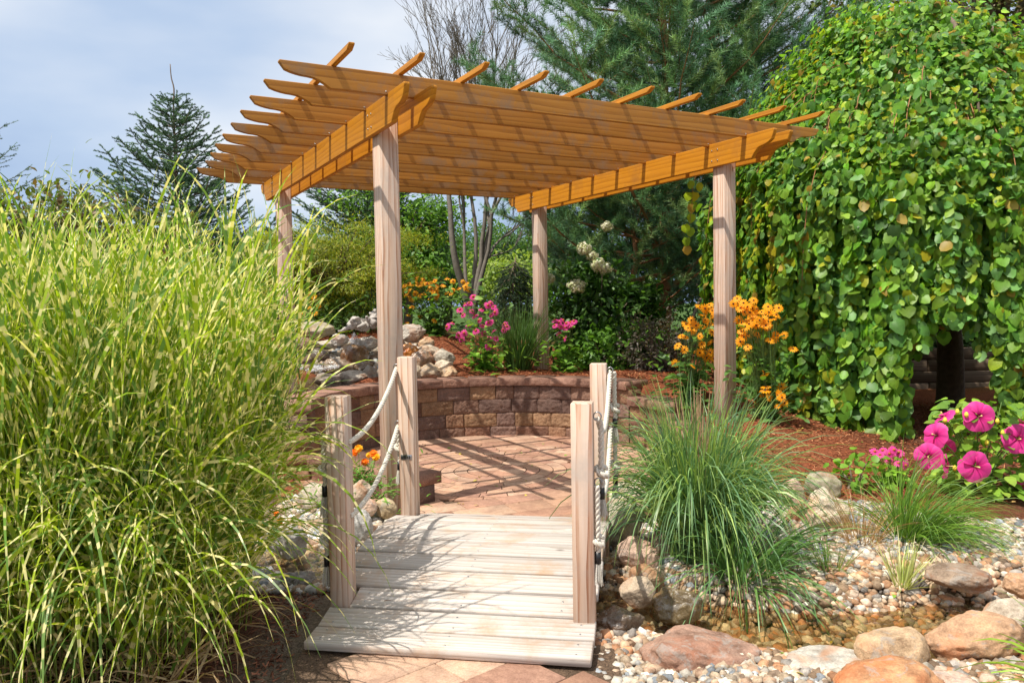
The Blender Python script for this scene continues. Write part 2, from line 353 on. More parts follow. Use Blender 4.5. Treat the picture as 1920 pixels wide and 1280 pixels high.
def water_m():
    m, nt, b, o = mat('water'); nt.nodes.remove(b)
    v = coord(nt, 'Object'); n = noise_n(nt, v, 14, 3, .55, .6)
    bp = nt.nodes.new('ShaderNodeBump'); bp.inputs['Strength'].default_value = .35; bp.inputs['Distance'].default_value = .03; nt.links.new(n.outputs[0], bp.inputs['Height'])
    t = nt.nodes.new('ShaderNodeBsdfTransparent'); t.inputs[0].default_value = (.80, .72, .55, 1)
    g = nt.nodes.new('ShaderNodeBsdfGlossy'); g.inputs['Roughness'].default_value = .05; nt.links.new(bp.outputs[0], g.inputs['Normal'])
    f = nt.nodes.new('ShaderNodeFresnel'); f.inputs[0].default_value = 1.33; nt.links.new(bp.outputs[0], f.inputs['Normal'])
    x = nt.nodes.new('ShaderNodeMixShader'); nt.links.new(mathn(nt, 'MULTIPLY_ADD', f.outputs[0], 1.2, .02), x.inputs[0]); nt.links.new(t.outputs[0], x.inputs[1]); nt.links.new(g.outputs[0], x.inputs[2])
    nt.links.new(x.outputs[0], o.inputs[0]); return m
M['water'] = water_m(); M['foam'] = simple('foam', (.85, .87, .9), .35, spec=.6)

# ------------------------------------------------------------------ terrain
CC = np.array([-.15, 6.9]); RW = 1.62      # centre and inner radius of the round seat wall
ctrl = np.array([(-3, 1.5, 0), (0, 1.5, 0), (3, 1.5, 0), (5, 2, 0), (-1, 3.2, 0), (.3, 3, 0), (1, 3.0, .0), (2, 2.9, .02), (3, 3, .05), (2.2, 3.9, .02), (2.9, 4.6, .05), (2.1, 4.5, .05), (1.8, 5, .12),
    (3.1, 5.2, .12), (2.6, 5.4, .17), (2.1, 5.9, .25), (2.5, 6.9, .34), (3, 6.3, .24), (1.9, 6.3, .4), (1.9, 6.96, .5), (4.2, 7.6, .22), (4.8, 9.6, .18), (5.6, 8.4, .2), (5.5, 5, .15), (1.0, 4.9, 0), (1.4, 5.5, .1), (1.6, 8, .58), (.4, 9.8, .6), (0, 8.9, .6),
    (-1, 9, .6), (-.3, 10.5, .8), (-1, 10.3, .95), (1.5, 10, .62), (3, 10, .6), (-2, 9.2, .7), (-2.4, 10.5, 1.0), (-1.9, 8.5, .6), (-2.3, 7.4, .5), (-3.5, 9, .8), (-4, 7, .5), (-2.2, 6, .15), (-1.7, 5.3, .03), (-1, 5.2, .06),
    (-1.3, 4.2, -.02), (-2, 3.3, 0), (-3.5, 4.5, .1), (-.85, 5.5, .05), (-8, 14, .9), (0, 14, .9), (8, 14, .6), (8, 8, .3), (-8, 6, .4), (0, 25, .6), (20, 25, .3), (-20, 25, .3), (20, 0, 0), (-20, 0, 0), (0, -15, 0), (0, 5.2, 0), (.6, 5.2, 0)])
def _tps(r): return np.where(r > 0, r*r*np.log(np.maximum(r, 1e-9)), 0)
_K = _tps(np.linalg.norm(ctrl[:, None, :2]-ctrl[None, :, :2], axis=-1))+np.eye(len(ctrl))*.02
_P = np.hstack([np.ones((len(ctrl), 1)), ctrl[:, :2]])
_S = np.linalg.solve(np.block([[_K, _P], [_P.T, np.zeros((3, 3))]]), np.concatenate([ctrl[:, 2], np.zeros(3)]))
STREAM = spline([(-2.0, 8.9), (-2.3, 7.4), (-2.1, 6), (-1.6, 4.9), (-.9, 4.35), (.1, 3.95), (.8, 3.62), (1.5, 3.4), (2.1, 3.45), (2.6, 3.3), (3.4, 3.1)], 60)
SW = np.interp(np.linspace(0, 1, 60), [0, .4, .6, .75, .85, 1], [.28, .3, .33, .4, .5, .36])
def sstep(a, b, x): t = np.clip((x-a)/(b-a), 0, 1); return t*t*(3-2*t)
def stream_d(x, y):
    d = np.full(np.shape(x), 9.)
    for p, w_ in zip(STREAM, SW): d = np.minimum(d, np.hypot(x-p[0], y-p[1])-w_)
    return d
def base_h(x, y):
    x = np.asarray(x, float); y = np.asarray(y, float); sh = x.shape; q = np.stack([x.ravel(), y.ravel()], 1)
    r = np.linalg.norm(q[:, None]-ctrl[None, :, :2], axis=-1)
    z = _tps(r)@_S[:len(ctrl)]+np.hstack([np.ones((len(q), 1)), q])@_S[len(ctrl):]
    f = sstep(16, 26, np.hypot(q[:, 0], q[:, 1])); z = z*(1-f)+.3*f
    return z.reshape(sh)
def hgt(x, y):
    x = np.asarray(x, float); y = np.asarray(y, float); z = base_h(x, y)
    d = stream_d(x, y); z = z-(.16*(1-sstep(-.25, .12, d)))
    r = np.hypot(x-CC[0], y-CC[1]); k = 1-sstep(RW+.1, RW+.2, r)
    th = np.degrees(np.arctan2(y-CC[1], x-CC[0])); capz = np.interp(th, [-60, -34, -30, -16, -12, 9, 14, 34, 40], [.1, .1, .15, .15, .29, .29, .43, .43, .9])+np.maximum(r-RW-.28, 0)*.55
    z = np.where((th > -60) & (th < 40) & (r < 2.8), np.minimum(z, capz), z)
    neck = (1-sstep(.55, .7, np.abs(x-.15)))*(1-sstep(6, 6.2, y))*sstep(5.0, 5.15, y)
    k = np.maximum(k, neck); z = z*(1-k)+np.minimum(z, -.04)*k
    path = (1-sstep(.9, 1.0, np.abs(x+.25)))*(1-sstep(3.25, 3.35, y)); z = z*(1-path)+-.04*path
    return z
def ax_(lo, hi, a, b, fine, grow=1.25):
    c = list(np.arange(a, b+1e-6, fine)); s = fine; v = b
    while v < hi: s *= grow; v += s; c.append(min(v, hi))
    s = fine; v = a
    while v > lo: s *= grow; v -= s; c.insert(0, max(v, lo))
    return np.array(c)
gx = ax_(-400, 400, -3.6, 5.6, .045); gy = ax_(-60, 500, 2.0, 11.5, .045)
GX, GY = np.meshgrid(gx, gy); GZ = hgt(GX, GY)
GZ = GZ+.012*(np.sin(GX*7+np.sin(GY*5))*np.sin(GY*8)) * (np.hypot(GX-CC[0], GY-CC[1]) > RW+.2)
def mulch_mask(x, y):
    """1 where reddish bark mulch lies, 0 for soil, gravel or lawn"""
    front = sstep(-.1, .12, y-np.interp(x, [1, 2, 2.35, 2.8, 3.6], [5.15, 4.98, 4.85, 4.62, 4.62])-.05*np.sin(x*9))
    return front
red = np.array([.26, .088, .042]); brown = np.array([.13, .055, .03]); soil = np.array([.20, .16, .12]); lawn = np.array([.06, .11, .025])
mm = mulch_mask(GX, GY)[..., None]
sd_ = stream_d(GX, GY)[..., None]
col = soil*(1-mm)+red*mm
br = (sstep(2.5, 3.3, GX)*(1-sstep(6.5, 8, GY)))[..., None]; col = np.where(mm > .5, col*(1-br)+brown*br, col)
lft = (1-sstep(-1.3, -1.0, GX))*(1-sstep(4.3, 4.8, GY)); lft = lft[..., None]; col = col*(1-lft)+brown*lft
frt = (1-sstep(2.62, 2.75, GY))*sstep(.8, 1.1, GX); col = col*(1-frt[..., None])+red*.8*frt[..., None]
far = sstep(11.2, 13, np.hypot(GX, GY))[..., None]; col = col*(1-far)+lawn*far
col = np.where(sd_ < -.02, np.array([.17, .12, .07]), col)
g = MB(); ny, nx = GX.shape; i = (np.arange(ny-1)[:, None]*nx+np.arange(nx-1)[None]).ravel()
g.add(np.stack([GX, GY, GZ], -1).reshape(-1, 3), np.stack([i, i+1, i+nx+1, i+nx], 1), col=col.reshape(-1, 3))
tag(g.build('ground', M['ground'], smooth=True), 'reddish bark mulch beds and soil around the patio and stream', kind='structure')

# water of the stream: a sheet that follows the channel
wm = MB(); n = len(STREAM); tg = nrm(np.gradient(STREAM, axis=0)); sd2 = np.stack([-tg[:, 1], tg[:, 0]], 1)
bz = base_h(STREAM[:, 0], STREAM[:, 1]); bz = np.minimum.accumulate(bz); wz = np.where(STREAM[:, 1] > 5.2, bz-.05, np.minimum(bz-.05, -.045)); wz = np.minimum.accumulate(wz)
k = 9; off = np.linspace(-1, 1, k)
P = np.concatenate([(STREAM[:, None]+sd2[:, None]*(off[None, :, None]*(SW[:, None, None]+.1))), np.broadcast_to(wz[:, None, None], (n, k, 1))], -1)
i = (np.arange(n-1)[:, None]*k+np.arange(k-1)[None]).ravel()
wm.add(P.reshape(-1, 3), np.stack([i, i+k, i+k+1, i+1], 1)); tag(wm.build('stream_water', M['water'], smooth=True), 'shallow clear stream running under the footbridge', kind='structure')

# mulch chips: small shreds of bark lying on the beds
def chips(name, xs, ys, n, cols, label, cond):
    x = rng.uniform(*xs, n); y = rng.uniform(*ys, n); k = cond(x, y); x = x[k]; y = y[k]; n = len(x)
    z = hgt(x, y)+.012*(np.sin(x*7+np.sin(y*5))*np.sin(y*8))+rng.uniform(.002, .012, n)
    mb = MB(); a = rng.uniform(0, 6.28, n); tip = np.stack([np.cos(a), np.sin(a), rng.normal(0, .3, n)], 1); X, Yx, Z = axes_from(tip, np.array([0, 0, 1.])+rng.normal(size=(n, 3))*.5)
    s = rng.uniform(.012, .04, n)
    V = np.array([[-.09, 0, 0], [.09, .1, .02], [.06, 1, 0], [-.05, .9, .03]])
    scatter(mb, V, [[0, 1, 2, 3]], np.stack([x, y, z], 1), X, Yx, Z, np.stack([s*1.3, s, s], 1), pal(cols, n, .25))
    return tag(mb.build(name, M['chip']), label, kind='stuff')
inbed = lambda x, y: (np.hypot(x-CC[0], y-CC[1]) > RW+.32) & (stream_d(x, y) > .12) & (mulch_mask(x, y) > .5) & ~((np.abs(x-.15) < .75) & (y < 6.2))
chips('bark_mulch', (-3., 5.), (5.0, 11.), 90000, [(.33, .10, .04), (.25, .07, .03), (.42, .19, .09), (.16, .05, .025)], 'shredded reddish bark mulch spread over the beds', inbed)
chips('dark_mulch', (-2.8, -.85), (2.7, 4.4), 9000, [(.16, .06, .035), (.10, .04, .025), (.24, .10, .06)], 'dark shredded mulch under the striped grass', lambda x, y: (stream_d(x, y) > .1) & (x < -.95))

# ------------------------------------------------------------------ patio and path pavers
def pavers(name, inside, bounds, ang, label, z0=0., rings=False):
    mb = MB(); ca, sa = math.cos(ang), math.sin(ang); R = np.array([[ca, -sa, 0], [sa, ca, 0], [0, 0, 1]])
    pcol = [(.47, .285, .19), (.52, .325, .22), (.43, .245, .165), (.55, .365, .255), (.47, .27, .19)]
    r = random.Random(3)
    if rings:
        for ri in range(8):
            r0 = .14+ri*.115 if ri else 0; r1 = .14+(ri+1)*.115-.004 if ri else .135+.115
            if ri == 0: r0, r1 = -.004+.0, .25
            nseg = max(6, int(2*math.pi*(r0+.05)/.2)); a0 = r.random()
            for q in range(nseg):
                aa = np.linspace(a0+q*2*math.pi/nseg+.004/r1, a0+(q+1)*2*math.pi/nseg-.004/r1, 6)
                c = np.array(r.choice(pcol))*r.uniform(.88, 1.1); V = []
                for rr in (max(r0+.004, .002), r1):
                    for t in aa: V.append([CC[0]+rr*math.cos(t), CC[1]-.2+rr*math.sin(t), z0+r.uniform(0, .0008)])
                V = np.array(V); m6 = 6
                Q = [[j, m6+j, m6+j+1, j+1] for j in range(5)]
                mb.add(V, Q, col=c)
                # skirts
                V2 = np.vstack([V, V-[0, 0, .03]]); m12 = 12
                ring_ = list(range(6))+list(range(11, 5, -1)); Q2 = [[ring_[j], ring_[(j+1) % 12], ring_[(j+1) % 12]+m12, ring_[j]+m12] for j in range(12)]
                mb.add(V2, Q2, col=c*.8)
    wds = [.20, .25, .20, .30]; y = bounds[2]; row = 0
    while y < bounds[3]:
        wd = wds[row % 4]; x = bounds[0]-r.uniform(0, .3)
        while x < bounds[1]:
            ln = r.choice([.25, .3, .4, .4, .5]); c = np.array([x+ln/2, y+wd/2, 0])@R.T
            if inside(c[0], c[1]):
                cc = np.array(r.choice(pcol))*r.uniform(.86, 1.12)
                tilt = R@np.array([[1, 0, r.uniform(-.004, .004)], [0, 1, r.uniform(-.004, .004)], [0, 0, 1]])
                box(mb, (c[0], c[1], z0-.02+r.uniform(-.0015, .0015)), (ln-.004, wd-.004, .04), tilt, bev=.003, col=cc)
            x += ln
        y += wd; row += 1
    return tag(mb.build(name, M['paver']), label, kind='structure')
def in_patio(x, y):
    d = math.hypot(x-CC[0], y-CC[1])
    if math.hypot(x-CC[0], y-CC[1]+.2) < .99: return False
    if d < RW+.12: return x > -1.6 or y > 6.4
    return -.62 < x < 1.15 and 4.95 < y < 6.3
pavers('patio', in_patio, (-2, 9, -2, 10), math.radians(24), 'round patio of tan and rust concrete pavers', rings=True)
pavers('path', lambda x, y: -.72 < x < .25 and .8 < y < 3.25, (-4, 4, -1, 5), math.radians(42), 'paver path before the footbridge')
# sand in the joints
sb = MB(); aa = np.linspace(0, 2*math.pi, 64, endpoint=False)
sb.add(np.vstack([[CC[0], CC[1], -.012], np.stack([CC[0]+(RW+.12)*np.cos(aa), CC[1]+(RW+.12)*np.sin(aa), np.full(64, -.012)], 1)]), None, [[0, 1+j, 1+(j+1) % 64] for j in range(64)], col=(.16, .11, .075))
sb.add([[-.62, 4.95, -.016], [1.15, 4.95, -.016], [1.15, 6.2, -.016], [-.62, 6.2, -.016], [-.9, .8, -.012], [.4, .8, -.012], [.4, 3.3, -.012], [-.9, 3.3, -.012]], [[0, 1, 2, 3], [4, 5, 6, 7]], col=(.16, .11, .075))
tag(sb.build('joint_sand', M['ground']), 'dark sand filling the paver joints', kind='structure')

# ------------------------------------------------------------------ seat walls of split-face blocks
bcol = [(.23, .125, .085), (.29, .165, .10), (.19, .12, .095), (.33, .20, .115), (.22, .14, .11), (.26, .155, .11)]
def rough_block(mb, p0, p1, inn, z0, z1, depth, col, r, amp=.012, nu=7, nv=5):
    """block between ground points p0, p1; inn = unit vector towards the viewed side"""
    p0 = np.array(p0); p1 = np.array(p1); u = np.linspace(0, 1, nu); v = np.linspace(0, 1, nv)
    edge = np.minimum(np.minimum(u, 1-u)[None, :]*30, 1)*np.minimum(np.minimum(v, 1-v)[:, None]*20, 1)
    lo = r.normal(size=(3, 4)); lo = np.array([np.interp(np.linspace(0, 3, nu), range(4), q) for q in lo]); lo = np.array([np.interp(np.linspace(0, 2, nv), range(3), lo[:, j]) for j in range(nu)]).T
    d = (r.normal(size=(nv, nu))*amp*.42+amp*.9+lo*amp*.45)*edge
    grid = np.zeros((nv, nu, 3)); base = p0[None]+(p1-p0)[None]*u[:, None]
    grid[..., 0] = base[None, :, 0]+inn[0]*d; grid[..., 1] = base[None, :, 1]+inn[1]*d; grid[..., 2] = z0+(z1-z0)*v[:, None]
    i = (np.arange(nv-1)[:, None]*nu+np.arange(nu-1)[None]).ravel()
    mb.add(grid.reshape(-1, 3), np.stack([i, i+1, i+nu+1, i+nu], 1), col=col)
    b0 = p0-inn*depth; b1 = p1-inn*depth
    V = [[*p0, z0], [*p1, z0], [*p1, z1], [*p0, z1], [*b0, z0], [*b1, z0], [*b1, z1], [*b0, z1]]
    mb.add(V, [[3, 2, 6, 7], [4, 0, 3, 7], [1, 5, 6, 2], [5, 4, 7, 6], [0, 4, 5, 1]], col=col)
def seat_wall(name, pts, zb, courses, hc, label, cap_over=.035, depth=.22, flip=1, endcap=True, seed=1):
    r = np.random.default_rng(seed); rt = empty(name, (pts[0][0], pts[0][1], 0), label, 'wall')
    P = np.asarray(pts, float); s = np.concatenate([[0], np.cumsum(np.linalg.norm(np.diff(P, axis=0), axis=1))]); Ltot = s[-1]
    at = lambda q: np.array([np.interp(q, s, P[:, 0]), np.interp(q, s, P[:, 1])])
    mb = MB()
    for c in range(courses):
        q = -r.uniform(0, .15)
        while q < Ltot-.01:
            ln = r.choice([.2, .28, .28, .36]); a = at(max(q, 0)+.002); b = at(min(q+ln, Ltot)-.002)
            if np.linalg.norm(b-a) > .03:
                t = (b-a)/np.linalg.norm(b-a); inn = np.array([t[1], -t[0]])*flip
                rough_block(mb, a, b, inn, zb+c*hc+.0015, zb+(c+1)*hc-.0015, depth, np.array(bcol[r.integers(0, 6)])*r.uniform(.8, 1.2), r, amp=.009, nu=19, nv=12)
            q += ln
    mb.build('block_course', M['block'], rt)
    zt = zb+courses*hc; mb = MB(); q = 0
    while q < Ltot-.02:
        ln = min(.3, Ltot-q)
        a = at(q+.001); b = at(q+ln-.001); t = (b-a)/np.linalg.norm(b-a); inn = np.array([t[1], -t[0]])*flip
        rough_block(mb, a+inn*cap_over, b+inn*cap_over, inn, zt+.002, zt+.085, depth+.1, np.array([.34, .195, .14])*r.uniform(.86, 1.12), r, amp=.009, nu=15, nv=6)
        q += ln
    mb.build('cap_stone', M['block'], rt)
    return rt
def arc(a0, a1, r=RW, n=60): a = np.radians(np.linspace(a0, a1, n)); return np.stack([CC[0]+r*np.cos(a), CC[1]+r*np.sin(a)], 1)
HC = .148
seat_wall('seat_wall', arc(197, 36), -.05, 4, HC, 'tall curved seat wall of rust-brown blocks behind the patio', seed=2)
seat_wall('step_wall', arc(35.5, 12), -.05, 3, HC, 'lower wall tier stepping down beside the right wood post', seed=3)
seat_wall('step_wall', arc(11.5, -14), -.05, 2, HC, 'two-course wall tier hidden behind the blue-green grass', seed=4)
seat_wall('step_wall', arc(-14.5, -34), -.05, 1, HC, 'lowest wall tier at patio edge near the beige boulder', seed=5)
seat_wall('low_wall', spline([(-.72, 5.52), (-.98, 5.78), (-1.25, 6.12), (-1.5, 6.40), (-1.70, 6.46)], 20)[::1], -.03, 1, .155, 'low planter wall ending in a dark cap stone by the bridge', flip=-1, seed=6, depth=.2)

# ------------------------------------------------------------------ pergola
YAW = .4944; U2 = np.array([math.cos(YAW), math.sin(YAW)]); V2 = np.array([-U2[1], U2[0]]); FL = np.array([-.85, 5.48]); PW, PD = 3.111, 3.21
def PP(a, b): return FL+a*U2+b*V2
pg = empty('pergola', (*PP(0, 0), 0), 'open pergola of orange-stained rafters on four pale cedar posts', 'pergola')
MI = Matrix.Translation(pg.location).inverted()
def profile(mb, pts, th, **k):
    """extrude the outline (x,z) through thickness th along y, with a small bevel on the rims"""
    pts = np.asarray(pts, float); n = len(pts); c = pts.mean(0); bv = .003
    bm = bmesh.new(); vs = [bm.verts.new((p[0], -th/2, p[1])) for p in pts]; f = bm.faces.new(vs)
    ex = bmesh.ops.extrude_face_region(bm, geom=[f]); bmesh.ops.translate(bm, vec=(0, th, 0), verts=[v for v in ex['geom'] if isinstance(v, bmesh.types.BMVert)])
    bmesh.ops.recalc_face_normals(bm, faces=bm.faces)
    ed = [e for e in bm.edges if len(e.link_faces) == 2 and e.calc_face_angle(0) > .6]
    bmesh.ops.bevel(bm, geom=ed, offset=bv, segments=1, affect='EDGES')
    bmesh.ops.triangulate(bm, faces=[f for f in bm.faces if len(f.verts) > 4])
    return bm
def bm_obj(name, bm, m, parent, matrix):
    me = bpy.data.meshes.new(name); bm.to_mesh(me); bm.free(); me.materials.append(m)
    o = bpy.data.objects.new(name, me); C.objects.link(o); o.parent = parent; o.matrix_parent_inverse = MI if parent is pg else Matrix(); o.matrix_basis = matrix
    return o
def scroll(L0, L1, h, sc):
    """side outline of a timber with an ogee cut at both lower ends; top edge from L0 to L1"""
    n = 9; e = []
    for i in range(n+1):
        t = i/n
        # lower edge inset t*sc from the tip; rises in an S to the tip
        z = h*(1-t)**.0*0
        s_ = t
        if s_ < .12: zz = h*(.93-.35*(s_/.12))
        elif s_ < .55: q = (s_-.12)/.43; zz = h*(.58-.16*math.sin(q*math.pi/2))
        else: q = (s_-.55)/.45; zz = h*.42*(math.cos(q*math.pi/2)**.9)
        e.append((t*sc, zz))
    left = [(L0+a, b) for a, b in e]; right = [(L1-a, b) for a, b in e]
    return [(L0+.004, h)]+left+right[::-1]+[(L1-.004, h)]
def frame_m(o, xdir, lean=0):
    xd = Vector((*xdir, 0)); z = Vector((0, 0, 1)); y = z.cross(xd)
    return Matrix(((xd.x, y.x, 0, o[0]), (xd.y, y.y, 0, o[1]), (xd.z, y.z, 1, o[2]), (0, 0, 0, 1)))
HP = .07; BT = .038; ZB = 2.587; BH = .1985; ZR = 2.772; RH = .138; ZP = ZR+RH
def post(a, b, z0, zt):
    mb = MB(); hh = zt-z0; box(mb, (0, 0, hh/2), (.14, .14, hh), bev=.006)
    o = link('post', mb.mesh('post', M['cedarz']), pg); o.matrix_parent_inverse = MI; p = PP(a, b)
    o.matrix_basis = Matrix.Translation((p[0], p[1], z0)) @ Matrix.Rotation(YAW, 4, 'Z'); return o
for (a, b) in ((0, 0), (PW, 0), (0, PD), (PW, PD)):
    p = PP(a, b); post(a, b, float(hgt(p[0], p[1]))-.1, ZB+BH-.02)
mb = MB(); tube(mb, [(0, -.003, 0), (0, .003, 0)], .006, 8); BOLT = mb.mesh('bolt', M['metal'])
mb = MB(); tube(mb, [(0, -.003, 0), (0, .003, 0)], .004, 6); NAIL = mb.mesh('nail', M['metal'])
for k0 in (0, PW):
    for s_ in (-1, 1):
        bm = profile(None, scroll(-.671, PD+.60, BH, .243), BT); p = PP(k0+s_*(HP+BT/2+.0005), 0)
        o = bm_obj('beam', bm, M['stainx'], pg, frame_m((p[0], p[1], ZB), V2))
        for bb in (-.035, .035, PD-.035, PD+.035):
            for zz in (.05, .14):
                bo = bpy.data.objects.new('bolt', BOLT); C.objects.link(bo); bo.parent = o; bo.matrix_basis = Matrix.Translation((bb, -s_*(BT/2+.002), zz))
for i in range(10):
    ex = [0, .0, -.01, .0, 0, .0, .0, .02, .03, -.0][i]
    bm = profile(None, scroll(-.789+ex, PW+.76+random.uniform(-.02, .02), RH, .31), BT); p = PP(0, -.359+i*.4449)
    o = bm_obj('rafter', bm, M['wornx'], pg, frame_m((p[0], p[1], ZR), U2))
    for uu in (-.12, PW-.12):
        bo = bpy.data.objects.new('nail', NAIL); C.objects.link(bo); bo.parent = o; bo.matrix_basis = Matrix.Translation((uu, -BT/2-.001, .02))
for i in range(10):
    a = -.452+i*.4373; mb = MB()
    Ls, Le, hh = -.748, PD+.98, .036
    bm = profile(None, [(Ls, hh), (Ls, .024), (Ls+.05, 0), (Le-.05, 0), (Le, .024), (Le, hh)], .036); p = PP(a, 0)
    bm_obj('purlin', bm, M['stainx'], pg, frame_m((p[0], p[1], ZP+.001), V2))

# ------------------------------------------------------------------ footbridge
AX = np.array([.174, .985]); PX = np.array([.985, -.174]); B0 = np.array([-.89, 3.195]); BW = 1.19
def BP(t, s): return B0+AX*t+PX*s
fb = empty('footbridge', (*BP(1.1, BW/2), 0), 'small arched footbridge of whitish weathered planks with rope-rail posts', 'footbridge')
FI = Matrix.Translation(fb.location).inverted()
tt = np.array([0, .145, .29, .435, .58, .725, .87, 1.015, 1.16, 1.27, 1.42, 1.6, 1.8, 2.1]); tz = np.array([.04, .052, .085, .126, .163, .194, .216, .229, .233, .226, .195, .145, .09, .02])
dz = lambda t: float(np.interp(t, tt, tz))
fr_ = random.Random(5)
for k in range(14):
    t0 = k*.147; t1 = t0+.139; z0, z1 = dz(t0), dz(t1); inner = 2 <= k
    s0, s1 = (0, BW) if not inner or k > 10 else (.093, BW-.093)
    if inner and k not in (2, 9): s0, s1 = -.035, BW+.005
    s0 += fr_.uniform(-.006, .006); s1 += fr_.uniform(-.006, .006)
    mb = MB(); ln = s1-s0; sl = math.atan2(z1-z0, t1-t0); thick = .038
    box(mb, (0, 0, 0), (ln, math.hypot(t1-t0, z1-z0)-.004, thick), bev=.005)
    # knots, nail heads
    for sx_ in (.06, ln/2, ln-.06):
        for yy in (-.035, .035):
            q = np.array([sx_-ln/2, yy+fr_.uniform(-.008, .008), thick/2-.0005]); tube(mb, [q, q+[0, 0, .0015]], .0045, 7, m=1)
    o = link('plank', mb.mesh('plank', [M['deck'], M['metal']]), fb); o.matrix_parent_inverse = FI
    c = BP((t0+t1)/2, (s0+s1)/2)
    R = Matrix(((PX[0], AX[0], 0), (PX[1], AX[1], 0), (0, 0, 1))).to_4x4() @ Matrix.Rotation(sl, 4, 'X')
    o.matrix_basis = Matrix.Translation((c[0], c[1], (z0+z1)/2-thick/2+fr_.uniform(-.001, .001))) @ R
for s_ in (.13, BW-.13):
    ts = np.linspace(.16, 2.02, 24); top = np.array([dz(t) for t in ts])-.041
    V = []; 
    for t, z in zip(ts, top):
        for (ds, zz) in ((-.02, z), (.02, z), (.02, max(z-.12, -.045)-.001), (-.02, max(z-.12, -.045)-.001)): q = BP(t, s_+ds); V.append([q[0], q[1], zz])
    Q = [[4*i+j, 4*i+(j+1) % 4, 4*i+4+(j+1) % 4, 4*i+4+j] for i in range(23) for j in range(4)]+[[0, 3, 2, 1], [92, 93, 94, 95]]
    mb = MB(); mb.add(V, Q); o = mb.build('stringer', M['deck'], fb)
posts = {}
for key, t, s_, zt in (('nl', .335, .045, 1.025), ('nr', .30, BW-.045, 1.005), ('fl', 1.36, .045, 1.13), ('fr', 1.38, BW-.045, 1.085)):
    c = BP(t, s_); z0 = -.06 if key[0] == 'n' else -.05; posts[key] = np.array([c[0], c[1], zt])
    if key == 'nr': z0 = .015
    mb = MB(); box(mb, (0, 0, (zt-z0)/2), (.091, .091, zt-z0), bev=.004)
    o = link('rail_post', mb.mesh('rail_post', M['cedarz']), fb); o.matrix_parent_inverse = FI
    o.matrix_basis = Matrix.Translation((c[0], c[1], z0)) @ Matrix(((PX[0], AX[0], 0), (PX[1], AX[1], 0), (0, 0, 1))).to_4x4()
    posts[key+'o'] = o
def rope_mesh(mb, P, R=.0125):
    P = np.asarray(P, float); d = np.concatenate([[0], np.cumsum(np.linalg.norm(np.diff(P, axis=0), axis=1))]); n = max(int(d[-1]/.006), 4)
    q = np.linspace(0, d[-1], n); P = np.stack([np.interp(q, d, P[:, i]) for i in range(3)], 1); T, A, B = frames(P); ph = q/(.075)*2*math.pi
    for j in range(3):
        a = ph+j*2*math.pi/3; tube(mb, P+(np.cos(a)[:, None]*A+np.sin(a)[:, None]*B)*R*.52, R*.56, 6)
def rope(a, b, sag, name='rope'):
    a = np.array(a); b = np.array(b); t = np.linspace(0, 1, 40)[:, None]
    P = a+(b-a)*t; P[:, 2] -= (4*sag*t*(1-t))[:, 0]
    mb = MB(); rope_mesh(mb, P); return mb.build(name, M['rope'], fb, smooth=True)
def tail(top, z1, z2, z3, sw=(0, 0)):
    """rope end: hangs from top, overhand knot at z1, black tape to z2, frayed tassel down to z3"""
    top = np.array(top); x, y = top[0]+sw[0], top[1]+sw[1]
    P = spline([top, (x, y, top[2]-.03), (x, y, (top[2]+z1)/2), (x, y, z1)], 20); mb = MB(); rope_mesh(mb, P)
    a = np.linspace(0, 2*math.pi*1.35, 26); rx = .021
    rope_mesh(mb, np.stack([x+np.cos(a)*rx, y+np.sin(a)*rx, z1+.012*np.sin(a*.75)-a*.0035], 1), .0115)
    rope_mesh(mb, [(x, y, z1), (x+.004, y, (z1+z2)/2), (x, y, z2+.045)])
    o = mb.build('rope_end', M['rope'], fb, smooth=True)
    mb = MB(); tube(mb, [(x, y, z2+.05), (x, y, z2)], .0135, 10); mb.build('tape_band', M['tape'], o).matrix_parent_inverse = Matrix()
    mb = MB(); n = 90; a = rng.uniform(0, 6.28, n); rr = rng.uniform(0, .012, n)
    for q in range(n):
        e = np.array([x+math.cos(a[q])*rr[q]*2.1, y+math.sin(a[q])*rr[q]*2.1, z3+rng.uniform(-.006, .02)])
        tube(mb, [(x+math.cos(a[q])*rr[q]*.9, y+math.sin(a[q])*rr[q]*.9, z2+.01), (x+math.cos(a[q])*rr[q]*1.8, y+math.sin(a[q])*rr[q]*1.8, (z2+z3)/2), e], .0016, 3, cap=False)
    mb.build('tassel', M['tassel'], o)
PX3 = np.array([*PX, 0]); AX3 = np.array([*AX, 0])
def ep(key, dz_, s_, t_=0): p = posts[key]; return np.array([p[0], p[1], p[2]-dz_])+PX3*s_+AX3*t_
# left side: ropes run on the outer (left) face of the far post and pass through the near one
for dzf, dzn in ((.065, .21), (.40, .545)):
    rope(ep('fl', dzf, -.057, -.02), ep('nl', dzn, .046, .0), .075)
    rope(ep('nl', dzn, -.046, 0), ep('nl', dzn-.02, -.075, .0), 0)
tail(ep('fl', .40, -.06, 0), posts['fl'][2]-.52, posts['fl'][2]-.66, posts['fl'][2]-.74)
tail(ep('nl', .19, -.075, 0), posts['nl'][2]-.33, posts['nl'][2]-.46, posts['nl'][2]-.55)
tail(ep('nl', .525, -.075, 0), posts['nl'][2]-.65, posts['nl'][2]-.78, posts['nl'][2]-.87)
